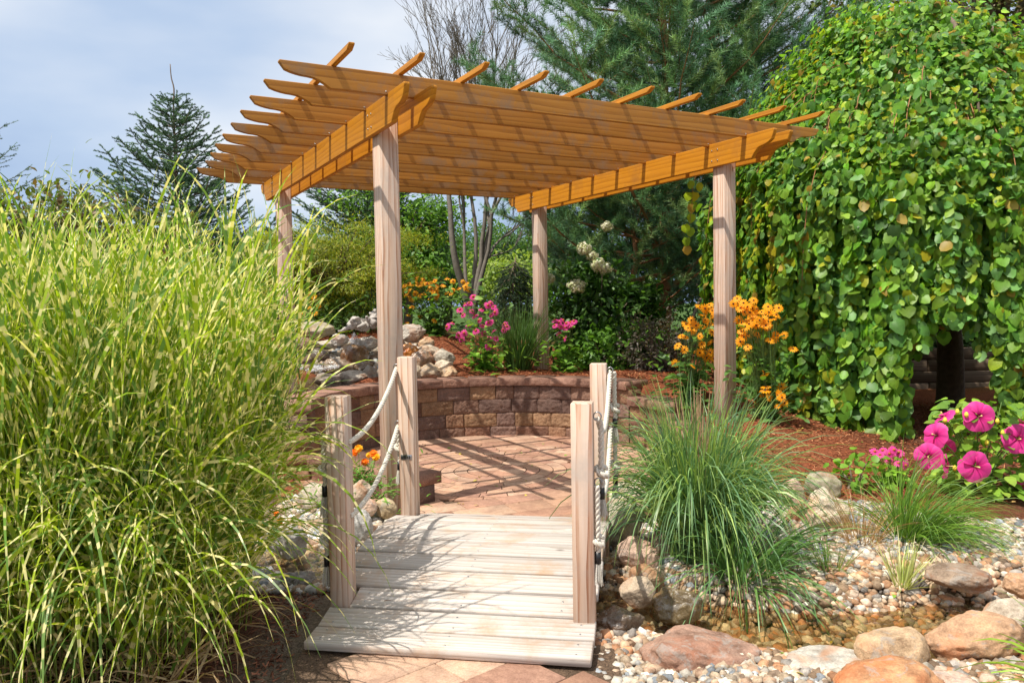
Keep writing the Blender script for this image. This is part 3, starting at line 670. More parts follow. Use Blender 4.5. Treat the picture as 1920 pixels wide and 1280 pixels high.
# right side: ropes drape along the outside of the posts, ends hang beside the near post
for dzf, dzn in ((.045, .07), (.36, .35)):
    rope(ep('fr', dzf, .063, 0), ep('nr', dzn+.02, .068, .03), .15)
tail(ep('nr', .07, .062, .0), posts['nr'][2]-.285, posts['nr'][2]-.415, posts['nr'][2]-.49, sw=(.018, .02))
tail(ep('nr', .35, .060, -.02), posts['nr'][2]-.57, posts['nr'][2]-.68, posts['nr'][2]-.77)
tail(ep('fr', .05, .085, .03), posts['fr'][2]-.24, posts['fr'][2]-.36, posts['fr'][2]-.45)
tail(ep('fr', .37, .085, .03), posts['fr'][2]-.56, posts['fr'][2]-.68, posts['fr'][2]-.76)
for key, s_, dds in (('nr', .052, (.06, .34)), ('fr', .052, (.04, .35)), ('fl', -.052, (.06, .39)), ('nl', -.052, (.18, .51))):
    for d_ in dds:
        c = ep(key, d_, s_); a = np.linspace(0, 2*math.pi, 18); mb = MB()
        tube(mb, np.stack([c[0]+PX[0]*.012*np.sign(s_)+np.cos(a)*.016*PX[0], c[1]+np.cos(a)*.016*PX[1], c[2]+np.sin(a)*.018], 1), .003, 6, cap=False); mb.build('eye_bolt', M['metal'], fb, smooth=True)
# small weathered plate stapled to the far left post
mb = MB(); c = ep('fl', .575, -.002, -.0475); R = np.array([[PX[0], AX[0], 0], [PX[1], AX[1], 0], [0, 0, 1]])
box(mb, c, (.066, .0025, .028), R, bev=.0006)
for q, (sx_, hh) in enumerate([(-.025, .016), (-.014, .012), (-.006, .018), (.006, .010), (.02, .022)]):
    box(mb, c+PX3*sx_-AX3*.0018, (.006, .0006, hh), R, m=1)
mb.build('post_plate', [M['metal'], M['tape']], fb)

# ------------------------------------------------------------------ boulders and rocks
def ico(n):
    bm = bmesh.new(); bmesh.ops.create_icosphere(bm, subdivisions=n, radius=1.)
    V = np.array([v.co[:] for v in bm.verts]); T = np.array([[v.index for v in f.verts] for f in bm.faces]); bm.free(); return V, T
ICO4 = ico(5); ICO2 = ico(2); ICO1 = ico(1)
def boulder(name, pos, size, col, label, group=None, rot=0., seed=0, rough=.16, cuts=9, wet=False, cat='boulder', tilt=0., topflat=0):
    r = np.random.default_rng(seed+100); V = ICO4[0].copy()
    for c in range(cuts):
        n = nrm(r.normal(size=3)+np.array([0, 0, .2])); d = r.uniform(.62, .86); s = V@n; V -= np.where(s > d, (s-d)*.85, 0)[:, None]*n
    if topflat: s = V[:, 2]; V[:, 2] -= np.where(s > topflat, (s-topflat)*.8, 0)
    o3 = r.uniform(0, 50, 3)
    dn = np.array([noise.fractal(Vector(v*1.6+o3), .9, 2.1, 5, noise_basis='PERLIN_ORIGINAL') for v in V])
    dr = np.array([abs(noise.noise(Vector(v*3.3+o3*2))) for v in V])
    dh = np.array([noise.fractal(Vector(v*7+o3), .8, 2.1, 3, noise_basis='PERLIN_ORIGINAL') for v in V])
    V = V*(1+rough*1.25*dn-rough*.9*dr+.018*dh)[:, None]
    V = V*np.array(size)/2
    Rm = Matrix.Rotation(rot, 3, 'Z') @ Matrix.Rotation(tilt, 3, 'Y')
    V = V@np.array(Rm).T
    mb = MB(); mb.add(V, None, ICO4[1]); me = mb.mesh(name, M['wetrock' if wet else 'rock'], smooth=True)
    o = link(name, me); o.location = pos; o.color = (*col, 1)
    return tag(o, label, cat, group)
TAN = (.52, .36, .22); CREAM = (.58, .48, .36); GREY = (.36, .33, .28); BRN = (.27, .17, .10); ORG = (.50, .26, .13); RED = (.33, .20, .145); OLV = (.36, .32, .22); PINK = (.55, .38, .29); DK = (.12, .085, .055); WHT = (.46, .42, .36)
# px centre, px width, px height, forward distance, colour, label
BL = [
 (1310, 1203, 215, 105, 3.12, RED, 'long reddish-brown boulder at the stream edge beside the footbridge', 0, .10, 5, .1),
 (1672, 1204, 138, 84, 2.98, TAN, 'smooth rounded tan boulder between stream and pale gravel', 0, .06, 3, 0),
 (1825, 1178, 165, 78, 3.05, (.45, .27, .16), 'brown boulder with darker patches right of the rounded tan one', 0, .1, 5, -.2),
 (1668, 1282, 210, 76, 2.62, ORG, 'orange boulder at the lower edge in the mulch', 0, .08, 4, 0),
 (1775, 1285, 150, 60, 2.68, PINK, 'pale pinkish boulder touching the right of the orange boulder', 0, .1, 5, 0),
 (1803, 1072, 120, 52, 3.72, (.29, .21, .15), 'flat grey-brown slab resting on pebbles by the variegated tuft', 0, .1, 9, .1),
 (1555, 958, 84, 84, 4.62, CREAM, 'craggy cream boulder beside the small arching grass', 0, .22, 9, 0),
 (1543, 906, 66, 50, 5.1, OLV, 'olive-grey boulder behind the craggy cream one', 0, .07, 5, .3),
 (1485, 920, 50, 58, 4.95, PINK, 'rounded pinkish-tan boulder left of the olive-grey one', 0, .07, 4, 0),
 (1497, 968, 46, 70, 4.72, (.42, .22, .13), 'rusty brown boulder wedged under the pinkish-tan one', 0, .1, 6, 0),
 (1162, 972, 96, 74, 4.62, (.44, .40, .31), 'large grey-beige slab beside the rope posts', 0, .08, 9, -.15),
 (1190, 928, 96, 60, 5.05, (.55, .47, .35), 'pale beige boulder at patio edge above the large grey-beige slab', 0, .08, 8, 0),
 (1195, 1034, 76, 62, 4.2, PINK, 'pinkish boulder below the large grey-beige slab', 0, .12, 8, .2),
 (1212, 1076, 66, 46, 3.95, (.38, .28, .18), 'brown angular rock tilting toward the water', 0, .1, 9, .4),
 (1196, 1104, 68, 48, 3.8, (.46, .36, .26), 'rounded light brown rock on the stream bank', 0, .08, 5, 0),
 (1268, 1128, 96, 60, 3.66, (.16, .115, .055), 'dark wet slab standing in the stream', 1, .08, 9, 0),
 (1160, 1160, 90, 58, 3.4, DK, 'dark wet rock under the bridge edge with water over it', 1, .12, 6, 0),
 (1550, 1232, 150, 44, 2.98, WHT, 'flat whitish boulder half sunk in the pale gravel', 0, .08, 5, 0),
 (1885, 1142, 110, 58, 3.3, (.52, .43, .33), 'cream boulder at the right stream bank', 0, .1, 6, 0),
 (1915, 1090, 60, 48, 3.62, (.56, .34, .2), 'orange-tan rock at the right picture edge', 0, .08, 5, 0),
 (1800, 985, 70, 44, 4.55, (.5, .36, .28), 'pinkish grey rock behind the small arching grass', 0, .08, 6, 0),
 (1250, 1010, 60, 66, 4.35, (.26, .2, .14), 'brown rock shaded by the blue-green grass', 0, .1, 6, 0),
 (670, 985, 58, 66, 4.75, (.55, .53, .50), 'pale grey boulder left of the footbridge', 0, .07, 5, 0),
 (674, 920, 50, 42, 5.0, (.50, .40, .30), 'tan boulder behind the rope and beside the marigolds', 0, .09, 6, 0),
 (690, 948, 34, 28, 4.95, (.6, .46, .36), 'small pinkish stone next to the bridge corner', 0, .08, 4, 0),
 (722, 950, 44, 34, 5.0, (.52, .40, .25), 'golden tan stone at the far bridge corner', 0, .06, 4, 0),
 (540, 1010, 70, 60, 4.6, (.5, .47, .42), 'pale grey rock seen through the striped grass', 0, .1, 6, 0),
 (590, 930, 60, 50, 5.3, (.45, .38, .3), 'tan rock behind the near left rail post', 0, .1, 6, 0),
 (560, 1090, 70, 50, 4.0, (.2, .18, .16), 'dark grey rock at the water left of the bridge', 1, .1, 6, 0),
]
for q, (px, py, wd, hh, y, c, lab, wet, rg, cu, tl) in enumerate(BL):
    p = Yp(px, py, y); s = y/FPX; W_, H_ = wd*s, hh*s
    p[2] -= H_*(.22 if q in (0, 1, 2, 18, 17) else .12)
    boulder('boulder' if wd > 60 else 'rock', p, (W_*1.06, W_*random.uniform(.7, .85), H_*1.25), c, lab, rot=random.uniform(-.25, .25), seed=q, rough=rg, cuts=cu, wet=bool(wet), tilt=tl, topflat={0: .42, 17: .5, 5: .4}.get(q, 0), cat='boulder' if wd > 60 else 'rock')
FALL = [
 (597, 612, 66, 26, 9.9, OLV, 'pale olive rock topping the waterfall left of the driftwood'), (772, 620, 50, 28, 9.55, WHT, 'whitish craggy rock beside the stripped driftwood'),
 (799, 641, 32, 22, 9.4, TAN, 'smooth tan stone next to the mulch slope'), (682, 640, 54, 22, 9.5, GREY, 'flat grey slab above the brown wet boulder'),
 (664, 662, 50, 44, 9.3, (.20, .115, .05), 'rounded glossy brown boulder in the waterfall'), (765, 660, 44, 36, 9.25, (.50, .20, .035), 'orange wet boulder beside the front left post'),
 (790, 674, 48, 38, 9.15, (.30, .2, .13), 'brown angular boulder right of the orange wet one'), (803, 654, 40, 20, 9.3, CREAM, 'cream stone above the brown angular boulder'),
 (833, 666, 38, 26, 9.2, (.40, .36, .29), 'rounded grey-tan stone on the mulch edge'), (832, 682, 34, 16, 9.05, CREAM, 'small cream stone under the rounded grey-tan one'),
 (838, 694, 38, 22, 8.95, TAN, 'tan stone nearest the seat wall cap at the rock pile end'), (808, 694, 46, 26, 8.95, (.42, .31, .2), 'brown-tan stone second from the rock pile end'),
 (776, 696, 40, 24, 8.92, (.47, .38, .27), 'flat beige stone on the cap right of the front left post'), (692, 699, 34, 28, 8.92, (.22, .2, .17), 'dark grey stone left of the front left post'),
 (660, 704, 60, 20, 8.88, (.34, .3, .25), 'long grey stone lying along the wall cap'), (616, 708, 54, 22, 8.85, (.30, .25, .2), 'brown-grey stone at the pool rim'),
 (634, 634, 40, 18, 9.5, (.55, .52, .47), 'pale stone below the driftwood stump'), (634, 684, 62, 30, 9.1, (.25, .18, .12), 'speckled wet boulder under the falling water'),
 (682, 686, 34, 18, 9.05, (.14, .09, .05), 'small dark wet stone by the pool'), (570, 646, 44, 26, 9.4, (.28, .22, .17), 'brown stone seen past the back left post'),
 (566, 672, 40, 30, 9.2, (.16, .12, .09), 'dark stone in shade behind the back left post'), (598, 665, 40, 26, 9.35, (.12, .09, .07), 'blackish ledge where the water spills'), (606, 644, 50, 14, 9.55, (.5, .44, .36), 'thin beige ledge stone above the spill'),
 (742, 640, 34, 20, 9.5, (.5, .45, .38), 'pale stone partly behind the front left post'), (730, 670, 40, 30, 9.2, (.2, .15, .1), 'wet brown stone hidden partly by the post'),
 (720, 697, 34, 24, 8.95, (.36, .3, .24), 'grey-brown stone directly behind the front left post'),
]
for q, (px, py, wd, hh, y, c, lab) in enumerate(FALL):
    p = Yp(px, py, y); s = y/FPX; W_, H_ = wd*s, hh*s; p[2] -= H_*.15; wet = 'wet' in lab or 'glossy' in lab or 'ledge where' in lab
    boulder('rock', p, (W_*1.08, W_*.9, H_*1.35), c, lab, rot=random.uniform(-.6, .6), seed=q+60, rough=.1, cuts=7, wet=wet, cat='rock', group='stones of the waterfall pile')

# pebbles: one loose layer on every gravelled part
def pebbles(name, xs, ys, n, cond, cols, label, size=(.011, .026), zoff=0., tmpl=ICO1, layers=1):
    mb = MB(); x = rng.uniform(*xs, n); y = rng.uniform(*ys, n); k = cond(x, y); x = x[k]; y = y[k]; n = len(x)
    s = rng.uniform(*size, n)*rng.choice([1, 1, 1.35], n); z = hgt(x, y)+s*.25+rng.uniform(0, .012, n)+zoff
    q = rdir(n); q[:, 2] = np.abs(q[:, 2])*.3; X, Yx, Z = axes_from(q, np.array([0, 0, 1.])+rng.normal(size=(n, 3))*.35)
    V = tmpl[0]*(1+.13*np.sin(tmpl[0][:, [1]]*3+1))
    scatter(mb, V, None, np.stack([x, y, z], 1), X, Yx, Z, np.stack([s*rng.uniform(.75, 1, n), s*rng.uniform(.95, 1.35, n), s*rng.uniform(.5, .8, n)], 1), pal(cols, n, .24), tT=tmpl[1])
    return tag(mb.build(name, M['pebble'], smooth=True), label, kind='stuff')
PALE = [(.44, .36, .27), (.50, .44, .36), (.38, .29, .20), (.34, .33, .31), (.58, .53, .45), (.28, .20, .14), (.42, .28, .19), (.25, .27, .29)]
WARM = [(.44, .31, .20), (.36, .20, .11), (.48, .36, .25), (.24, .16, .10), (.54, .41, .31), (.28, .25, .22), (.42, .21, .11), (.50, .45, .37)]
gravel_zone = lambda x, y: (mulch_mask(x, y) < .5) & (stream_d(x, y) > -.05) & ~((x < .29+.18*(y-3)) & (x > -1)) & ~((y < 2.62+.03*np.sin(x*9)) & (x > .9)) & (x > .26)
pebbles('gravel', (.26, 4.2), (2.3, 5.25), 38000, lambda x, y: gravel_zone(x, y) & ~((stream_d(x, y) < .22) & (x < 2.6)), PALE, 'pale rounded gravel around the stream boulders', size=(.009, .023))
pebbles('stream_pebbles', (-.4, 3.6), (2.7, 4.6), 21000, lambda x, y: (stream_d(x, y) < .26) & ~((y < 3.2) & (x < .4)), WARM, 'brown and tan pebbles on the shallow stream bed', size=(.012, .028))
pebbles('bank_pebbles', (-2.4, -.5), (3.9, 5.6), 7000, lambda x, y: (stream_d(x, y) < .38), PALE+[(.7, .68, .64)], 'white and grey pebbles left of the bridge', size=(.013, .032))
pebbles('bank_gravel', (.35, .9), (3.3, 5.2), 2500, lambda x, y: (x > .45+.18*(y-3.3)) & (mulch_mask(x, y) < .6), [(.3, .33, .35), (.42, .42, .4), (.5, .38, .28), (.35, .25, .17), (.55, .5, .45)], 'blue-grey and brown pebbles right of the bridge', size=(.013, .03))
pebbles('pool_pebbles', (-2.6, -1.2), (9.0, 10.2), 1800, lambda x, y: stream_d(x, y) > -9, PALE+[(.7, .68, .64)], 'pale pebbles around the waterfall stones', size=(.02, .045))
# broken white water
def foam(pos, r, n, label):
    mb = MB(); q = rng.normal(size=(12, 3)); p = np.array(pos)+(q[rng.integers(0, 12, n)]+rng.normal(size=(n, 3))*.35)*np.array(r); X, Yx, Z = axes_from(rdir(n), rdir(n)); s = rng.uniform(.002, .0055, n)
    scatter(mb, ICO1[0], None, p, X, Yx, Z, np.stack([s*1.6, s, s*.7], 1), (1, 1, 1), tT=ICO1[1]); tag(mb.build('water_foam', M['foam'], smooth=True), label, kind='stuff')
foam(G(1160, 1162, -.03), (.07, .04, .008), 260, 'white water tumbling past the dark rock under the bridge')
foam(Yp(610, 690, 9.0), (.08, .1, .03), 1200, 'splashing water at the foot of the waterfall')
foam(Yp(662, 645, 9.35), (.03, .05, .05), 700, 'water spilling beside the glossy brown boulder')
foam(G(540, 1000, -.02), (.16, .13, .008), 600, 'white water left of the bridge behind the striped grass')

# driftwood stump
dw = empty('driftwood', Yp(690, 625, 9.6), 'grey gnarled driftwood stump on the waterfall stones', 'driftwood')
mb = MB(); b0 = Yp(690, 606, 9.55)
r_ = np.random.default_rng(9)
for q in range(26):
    st = b0+np.array([r_.uniform(-.16, .22), r_.uniform(-.08, .1), r_.uniform(-.06, .05)]); d = r_.normal(size=3)*[1, .6, .55]; d /= np.linalg.norm(d); ln = r_.uniform(.1, .3)
    if q == 0: st = Yp(657, 615, 9.5); d = np.array([-.08, 0, 1.]); ln = .24
    if q == 1: st = Yp(668, 606, 9.5); d = np.array([-.6, -.1, -.5]); ln = .26
    P = [st]
    for k in range(9): d = nrm(d+r_.normal(size=3)*.42); P.append(P[-1]+d*ln/9)
    rr = np.linspace(r_.uniform(.03, .06), r_.uniform(.006, .014), 10)*(1+.25*r_.normal(size=10).clip(-1, 1)); tube(mb, spline(P, 18), np.interp(np.linspace(0, 1, 18), np.linspace(0, 1, 10), rr), 9)
mb.build('root_mass', M['drift'], dw, smooth=True)

# dry leaf lying on a plank
mb = MB(); V, Q = OVAL; z_ = dz(.5); scatter(mb, V, Q, [G(720, 1130, .12)+[0, 0, .008]], *axes_from(np.array([[1., .4, .1]]), np.array([[0, .2, 1.]])), np.array([.035]), (.16, .09, .05))
tag(mb.build('dry_leaf', M['chip']), 'curled brown dry leaf lying on a bridge plank', 'leaf')

# timber retaining wall behind the weeping tree
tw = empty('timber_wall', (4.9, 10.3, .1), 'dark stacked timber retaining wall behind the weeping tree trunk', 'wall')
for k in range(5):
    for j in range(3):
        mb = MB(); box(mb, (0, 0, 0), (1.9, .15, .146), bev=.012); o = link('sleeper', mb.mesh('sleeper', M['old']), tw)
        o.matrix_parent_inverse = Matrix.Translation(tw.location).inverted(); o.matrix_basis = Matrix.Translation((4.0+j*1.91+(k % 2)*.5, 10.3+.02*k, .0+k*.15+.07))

mb = MB(); n = 420; x = rng.uniform(-1.2, 3.6, n); y = rng.uniform(2.7, 8.3, n); k = ~((np.abs(x+.1) < .85) & (y < 5.3)); x = x[k]; y = y[k]; n = len(x); a = rng.uniform(0, 6.28, n)
z = np.maximum(hgt(x, y), np.where(np.hypot(x-CC[0], y-CC[1]) < RW, .0, -9))+np.where(np.hypot(x-CC[0], y-CC[1]) < RW, .006, .028)
scatter(mb, *OVAL, np.stack([x, y, z], 1), *axes_from(np.stack([np.cos(a), np.sin(a), rng.normal(0, .15, n)], 1), np.array([0, 0, 1.])+rng.normal(size=(n, 3))*.25), rng.uniform(.015, .045, n), pal([(.30, .18, .07), (.22, .12, .05), (.40, .32, .06), (.2, .32, .05), (.35, .22, .12)], n, .2))
tag(mb.build('leaf_litter', M['chip']), 'small fallen leaves scattered over mulch, pebbles and patio', kind='stuff')

# ------------------------------------------------------------------ grasses
def tuft(name, c, label, n, L_, W_, lean, droop, cols, rad=.12, mat_='blade', cat='grass', seg=7, part='blades', stalks=None, bias=(0, 0), zs=0):
    z0 = float(hgt(c[0], c[1])) if len(c) < 3 else c[2]; rt = empty(name, (c[0], c[1], z0), label, cat); mb = MB()
    a = rng.uniform(0, 2*math.pi, n); r = rad*np.sqrt(rng.uniform(0, 1, n)); base = np.stack([c[0]+r*np.cos(a), c[1]+r*np.sin(a), np.full(n, z0-.02)], 1)
    a2 = a+rng.normal(0, .5, n); l = np.abs(rng.normal(0, lean, n))+lean*.25
    d = np.stack([np.cos(a2)*np.sin(l)+bias[0], np.sin(a2)*np.sin(l)+bias[1], np.cos(l)+zs], 1)
    LL = rng.uniform(L_[0], L_[1], n); blades(mb, base, d, LL, rng.uniform(W_[0], W_[1], n), rng.uniform(droop[0], droop[1], n), seg, pal(cols, n, .15))
    mb.build(part, M[mat_], rt)
    if stalks:
        ns, sl = stalks; mb = MB(); a = rng.uniform(0, 6.28, ns); l = np.abs(rng.normal(0, lean*.8, ns)); d = np.stack([np.cos(a)*np.sin(l), np.sin(a)*np.sin(l), np.cos(l)], 1)
        for q in range(ns):
            P = np.array([c[0], c[1], z0])+np.outer(np.linspace(0, sl*rng.uniform(.85, 1.1), 8), d[q]); P[:, 2] -= np.linspace(0, 1, 8)**2*.12; tube(mb, P, np.interp(np.linspace(0, 1, 8), [0, .78, .8, .95, 1], [.0015, .0012, .005, .004, .001]), 4, cap=False)
        mb.build('seed_heads', simple('seed', (.42, .27, .15), .9), rt)
    return rt
# big zebra grass: tall stems, each carrying arching banded leaves
zg = empty('zebra_grass', (-1.85, 3.3, 0), 'huge clump of yellow-banded zebra grass left of the bridge', 'grass')
mb = MB(); ms = MB(); ns = 1900
a = rng.uniform(0, 2*math.pi, ns); r = np.sqrt(rng.uniform(0, 1, ns)); bx = -2.15+r*np.cos(a)*1.0; by = 3.30+r*np.sin(a)*.62
k = (bx < -1.20); bx = bx[k]; by = by[k]; ns = len(bx)
lean = np.stack([(bx+2.05)*.22+rng.normal(0, .07, ns), (by-3.35)*.22+rng.normal(0, .07, ns), np.ones(ns)], 1)
hs = rng.uniform(1.12, 1.68, ns)-.16*np.maximum(bx+2.0, 0)-.22*np.maximum(-2.0-bx, 0)
gcol = [(.28, .43, .03), (.37, .50, .03), (.15, .29, .045), (.40, .51, .035), (.19, .33, .08)]
def bez(t, q): return np.stack([bx[q]+lean[q, 0]*t*hs[q]*(.5+.7*t), by[q]+lean[q, 1]*t*hs[q]*(.5+.7*t), t*hs[q]], -1)
B_, D_, LL, WW, DR = [], [], [], [], []
for q in range(ns):
    nl = rng.integers(6, 10); ts = np.sort(rng.uniform(.12, 1., nl)); az = rng.uniform(0, 6.28)
    P = bez(np.linspace(0, 1, 7), q)
    if q % 2 == 0: tube(ms, P, np.linspace(.0035, .0015, 7), 4, cap=False, col=(.28, .36, .07))
    for t in ts:
        az += math.pi+rng.normal(0, .5); p = bez(t, q); B_.append(p); up = 1.55 if t > .6 else 1.05
        D_.append([math.cos(az)*.42+lean[q, 0]*.9, math.sin(az)*.42+lean[q, 1]*.9, up]); LL.append(rng.uniform(.34, .72)*(1 if t < .8 else .85)); WW.append(rng.uniform(.007, .0155)); DR.append(rng.uniform(.9, 3.2) if t > .5 else rng.uniform(1.8, 4.2))
n = len(B_); blades(mb, np.array(B_), np.array(D_), np.array(LL), np.array(WW), np.array(DR), 8, pal(gcol, n, .15))
# low arching leaves at the skirt, hanging toward the camera and the bridge
n = 720; a = rng.uniform(-2.1, .1, n); bb = np.stack([-1.95+rng.uniform(-1.0, .72, n), 3.12+rng.uniform(-.36, .4, n), rng.uniform(0, .5, n)], 1)
blades(mb, bb, np.stack([np.cos(a)*.5, np.sin(a)*.5, np.full(n, 1.1)], 1), rng.uniform(.55, 1.15, n), rng.uniform(.007, .020, n), rng.uniform(2.0, 3.6, n), 11, pal(gcol, n, .15))
n = 1300; a = rng.uniform(0, 6.28, n); bb = np.stack([rng.uniform(-2.9, -1.2, n), rng.uniform(2.75, 3.6, n), rng.uniform(0, .1, n)], 1)
md = MB(); blades(md, bb, np.stack([np.cos(a), np.sin(a), rng.uniform(.2, 1.2, n)], 1), rng.uniform(.15, .45, n), rng.uniform(.004, .010, n), rng.uniform(2, 6, n), 6, pal([(.42, .28, .14), (.32, .2, .1), (.5, .36, .2)], n, .2), jitter=.15)
mb.build('leaves', M['zebra'], zg); ms.build('stems', M['leaf'], zg); md.build('dead_leaves', M['blade'], zg)
BLUE = [(.17, .30, .13), (.22, .37, .15), (.12, .24, .11), (.30, .43, .13), (.36, .48, .14)]
tuft('blue_grass', (1.03, 4.33), 'tall blue-green fountain grass clump beside the stream', 1500, (.55, 1.12), (.006, .013), .15, (.8, 4.6), BLUE, .17, stalks=(26, .98), seg=10, bias=(.02, -.05))
tuft('arching_grass', (1.18, 4.0, -.02), 'shorter green grass falling to the water in front of the tall clump', 260, (.4, .66), (.006, .012), .6, (1.5, 4), [(.12, .25, .07), (.17, .32, .09), (.1, .22, .08)], .12, bias=(.15, -.25))
tuft('arching_grass', (2.25, 4.42), 'small arching green grass clump beside the craggy cream boulder', 620, (.4, .66), (.003, .006), .6, (1.5, 4.), [(.16, .30, .04), (.24, .38, .06), (.12, .24, .05)], .10, bias=(.35, -.1))
tuft('dry_grass', (1.95, 4.38), 'dry straw-coloured grass at the foot of the small clump', 150, (.2, .4), (.002, .004), .6, (1, 3), [(.5, .3, .14), (.42, .24, .1)], .08)
tuft('variegated_sedge', (1.92, 3.85, .0), 'small cream-striped sedge tuft standing in the pebbles', 70, (.14, .3), (.004, .008), .5, (.2, 1.), [(.62, .6, .32), (.5, .52, .2), (.35, .42, .12)], .04)
tuft('lily_leaves', (2.02, 2.62, -.02), 'bright green strap leaves at the lower right corner', 110, (.3, .55), (.008, .015), .55, (1.5, 4), [(.25, .42, .04), (.32, .5, .06)], .07, bias=(-.1, 0))
tuft('dark_grass', Yp(972, 690, 9.6)[:2], 'slender dark green grass between coneflowers and back post', 420, (.55, .95), (.006, .011), .25, (.5, 1.6), [(.08, .17, .04), (.12, .22, .05)], .14)
tuft('grass_seedling', (1.62, 3.98, 0), 'short green shoot by the pebbles right of tall grass', 26, (.15, .26), (.006, .011), .4, (.3, 1), [(.12, .22, .04), (.3, .34, .1)], .03)

# ------------------------------------------------------------------ flowering plants
def petal_ring(n, r0, r1, wd, droop=.2, z=0., curl=.0):
    """n petals, each of 2 x 2 quads"""
    V, Q = [], []
    for i in range(n):
        a = i*2*math.pi/n+random.uniform(-.08, .08); ca, sa = math.cos(a), math.sin(a); b = len(V); rr = r1*random.uniform(.9, 1.08)
        for t, w_ in ((0, .45), (.45, 1.), (.85, .8), (1, .15)):
            q = r0+(rr-r0)*t; h = z-droop*rr*t*t+curl*t*(1-t)*rr
            for s_ in (-1, 0, 1): u = s_*w_*wd/2; V.append((ca*q-sa*u, sa*q+ca*u, h+(abs(s_)*.12*wd)))
        for j in range(3):
            for s_ in range(2): k = b+j*3+s_; Q.append((k, k+1, k+4, k+3))
    return np.array(V), np.array(Q)
def dome(r, h, n=8, m_=3, z=0):
    V = [(0, 0, z+h)]; Q = []; T = []
    for j in range(1, m_+1):
        t = j/m_*math.pi/2
        for i in range(n): V.append((r*math.sin(t)*math.cos(i*2*math.pi/n), r*math.sin(t)*math.sin(i*2*math.pi/n), z+h*math.cos(t)))
    for i in range(n): T.append((0, 1+i, 1+(i+1) % n))
    for j in range(m_-1):
        for i in range(n): a = 1+j*n+i; b = 1+j*n+(i+1) % n; Q.append((a, a+n, b+n, b))
    return np.array(V), np.array(Q), np.array(T)
def flower_mesh(kind):
    mb = MB()
    if kind == 'susan':
        V, Q = petal_ring(12, .006, .040, .0115, .15); mb.add(V, Q, col=(.90, .38, .010)); V, Q, T = dome(.0078, .009); mb.add(V, Q, T, m=1); return mb.mesh('flower', [M['petal'], M['disc']])
    if kind == 'rudbeckia':
        V, Q = petal_ring(11, .006, .036, .014, .45); mb.add(V, Q, col=(.86, .42, .02)); V, Q, T = dome(.012, .013); mb.add(V, Q, T, m=1); return mb.mesh('flower', [M['petal'], M['cone']])
    if kind == 'cone':
        V, Q = petal_ring(13, .006, .04, .013, .38); mb.add(V, Q, col=(.72, .06, .30)); V, Q, T = dome(.014, .016); mb.add(V, Q, T, m=1); return mb.mesh('flower', [M['petal'], M['cone']])
    if kind == 'cone_small':
        V, Q = petal_ring(13, .005, .034, .012, .25); mb.add(V, Q, col=(.74, .07, .34)); V, Q, T = dome(.011, .012); mb.add(V, Q, T, m=1); return mb.mesh('flower', [M['petal'], M['cone']])
    if kind in ('marigold', 'marigold_y'):
        c = (.9, .25, .01) if kind == 'marigold' else (.92, .52, .02)
        for r1, z, dr in ((.022, 0, .2), (.018, .005, -.1), (.012, .009, -.4)): V, Q = petal_ring(10, .001, r1, .012, dr, z); mb.add(V, Q, col=c)
        return mb.mesh('flower', [M['petal']])
SUSAN = [flower_mesh('susan') for _ in range(3)]; RUD = [flower_mesh('rudbeckia') for _ in range(2)]; CON = [flower_mesh('cone') for _ in range(2)]; CONS = [flower_mesh('cone_small') for _ in range(2)]
MAR = [flower_mesh('marigold'), flower_mesh('marigold_y')]
def orient(z):
    z = Vector(z).normalized(); return z.to_track_quat('Z', 'Y').to_matrix().to_4x4()
def flower_plant(name, base, heads, meshes, label, cat='flower', leafcol=((.09, .20, .03), (.13, .27, .04)), nleaf=160, leafs=.09, face=(-.25, -.75, .7), scale=1., tmpl=OVAL, bush=(.3, .3, .25), jit=.35, leafz=.5, group=None):
    """heads: list of points; a stem runs from the base to each head"""
    base = np.array(base, float); rt = empty(name, base, label, cat, group); I = Matrix.Translation(rt.location).inverted()
    ms = MB(); pts = []
    for h in heads:
        h = np.array(h); b = base+np.array([(h[0]-base[0])*.25, (h[1]-base[1])*.25, 0])+rng.normal(size=3)*[.02, .02, 0]
        mid = (b+h)/2+np.array([(b[0]-h[0])*.18, (b[1]-h[1])*.18, .02]); P = spline([b, mid, h-[0, 0, .004]], 9); tube(ms, P, np.linspace(.003, .0018, 9), 4, cap=False); pts.append(P)
    ms.build('stems', M['stem'], rt)
    if nleaf:
        ml = MB(); A = np.concatenate(pts) if pts else base[None]; t = A[rng.integers(0, len(A), nleaf)]; t = t[:, :]; f = rng.uniform(.03, 1, nleaf)
        q = base+(t-base)*np.array([1, 1, 1])*f[:, None]; low = base+rng.normal(size=(nleaf, 3))*np.array(bush)*.5+[0, 0, bush[2]*.6]; low[:, 2] = np.maximum(low[:, 2], base[2]+.01)
        p = np.where((rng.uniform(size=nleaf) < leafz)[:, None], low, q); a = rng.uniform(0, 6.28, nleaf)
        X, Yx, Z = axes_from(np.stack([np.cos(a), np.sin(a), rng.normal(.15, .35, nleaf)], 1), np.array([0, -.25, 1.])+rng.normal(size=(nleaf, 3))*.3)
        scatter(ml, *tmpl, p, X, Yx, Z, rng.uniform(.55, 1.1, nleaf)*leafs, pal(leafcol, nleaf, .2)); ml.build('leaves', M['leaf'], rt)
    for h in heads:
        o = bpy.data.objects.new('flower', random.choice(meshes)); C.objects.link(o); o.parent = rt; o.matrix_parent_inverse = I
        f = np.array(face)+rng.normal(size=3)*jit; o.matrix_basis = Matrix.Translation(tuple(h)) @ orient(f) @ Matrix.Rotation(rng.uniform(0, 6), 4, 'Z') @ Matrix.Scale(scale*rng.uniform(.82, 1.12), 4)
    return rt
def heads_px(pts, y0, y1): return [Yp(px, py, rng.uniform(y0, y1)) for px, py in pts]
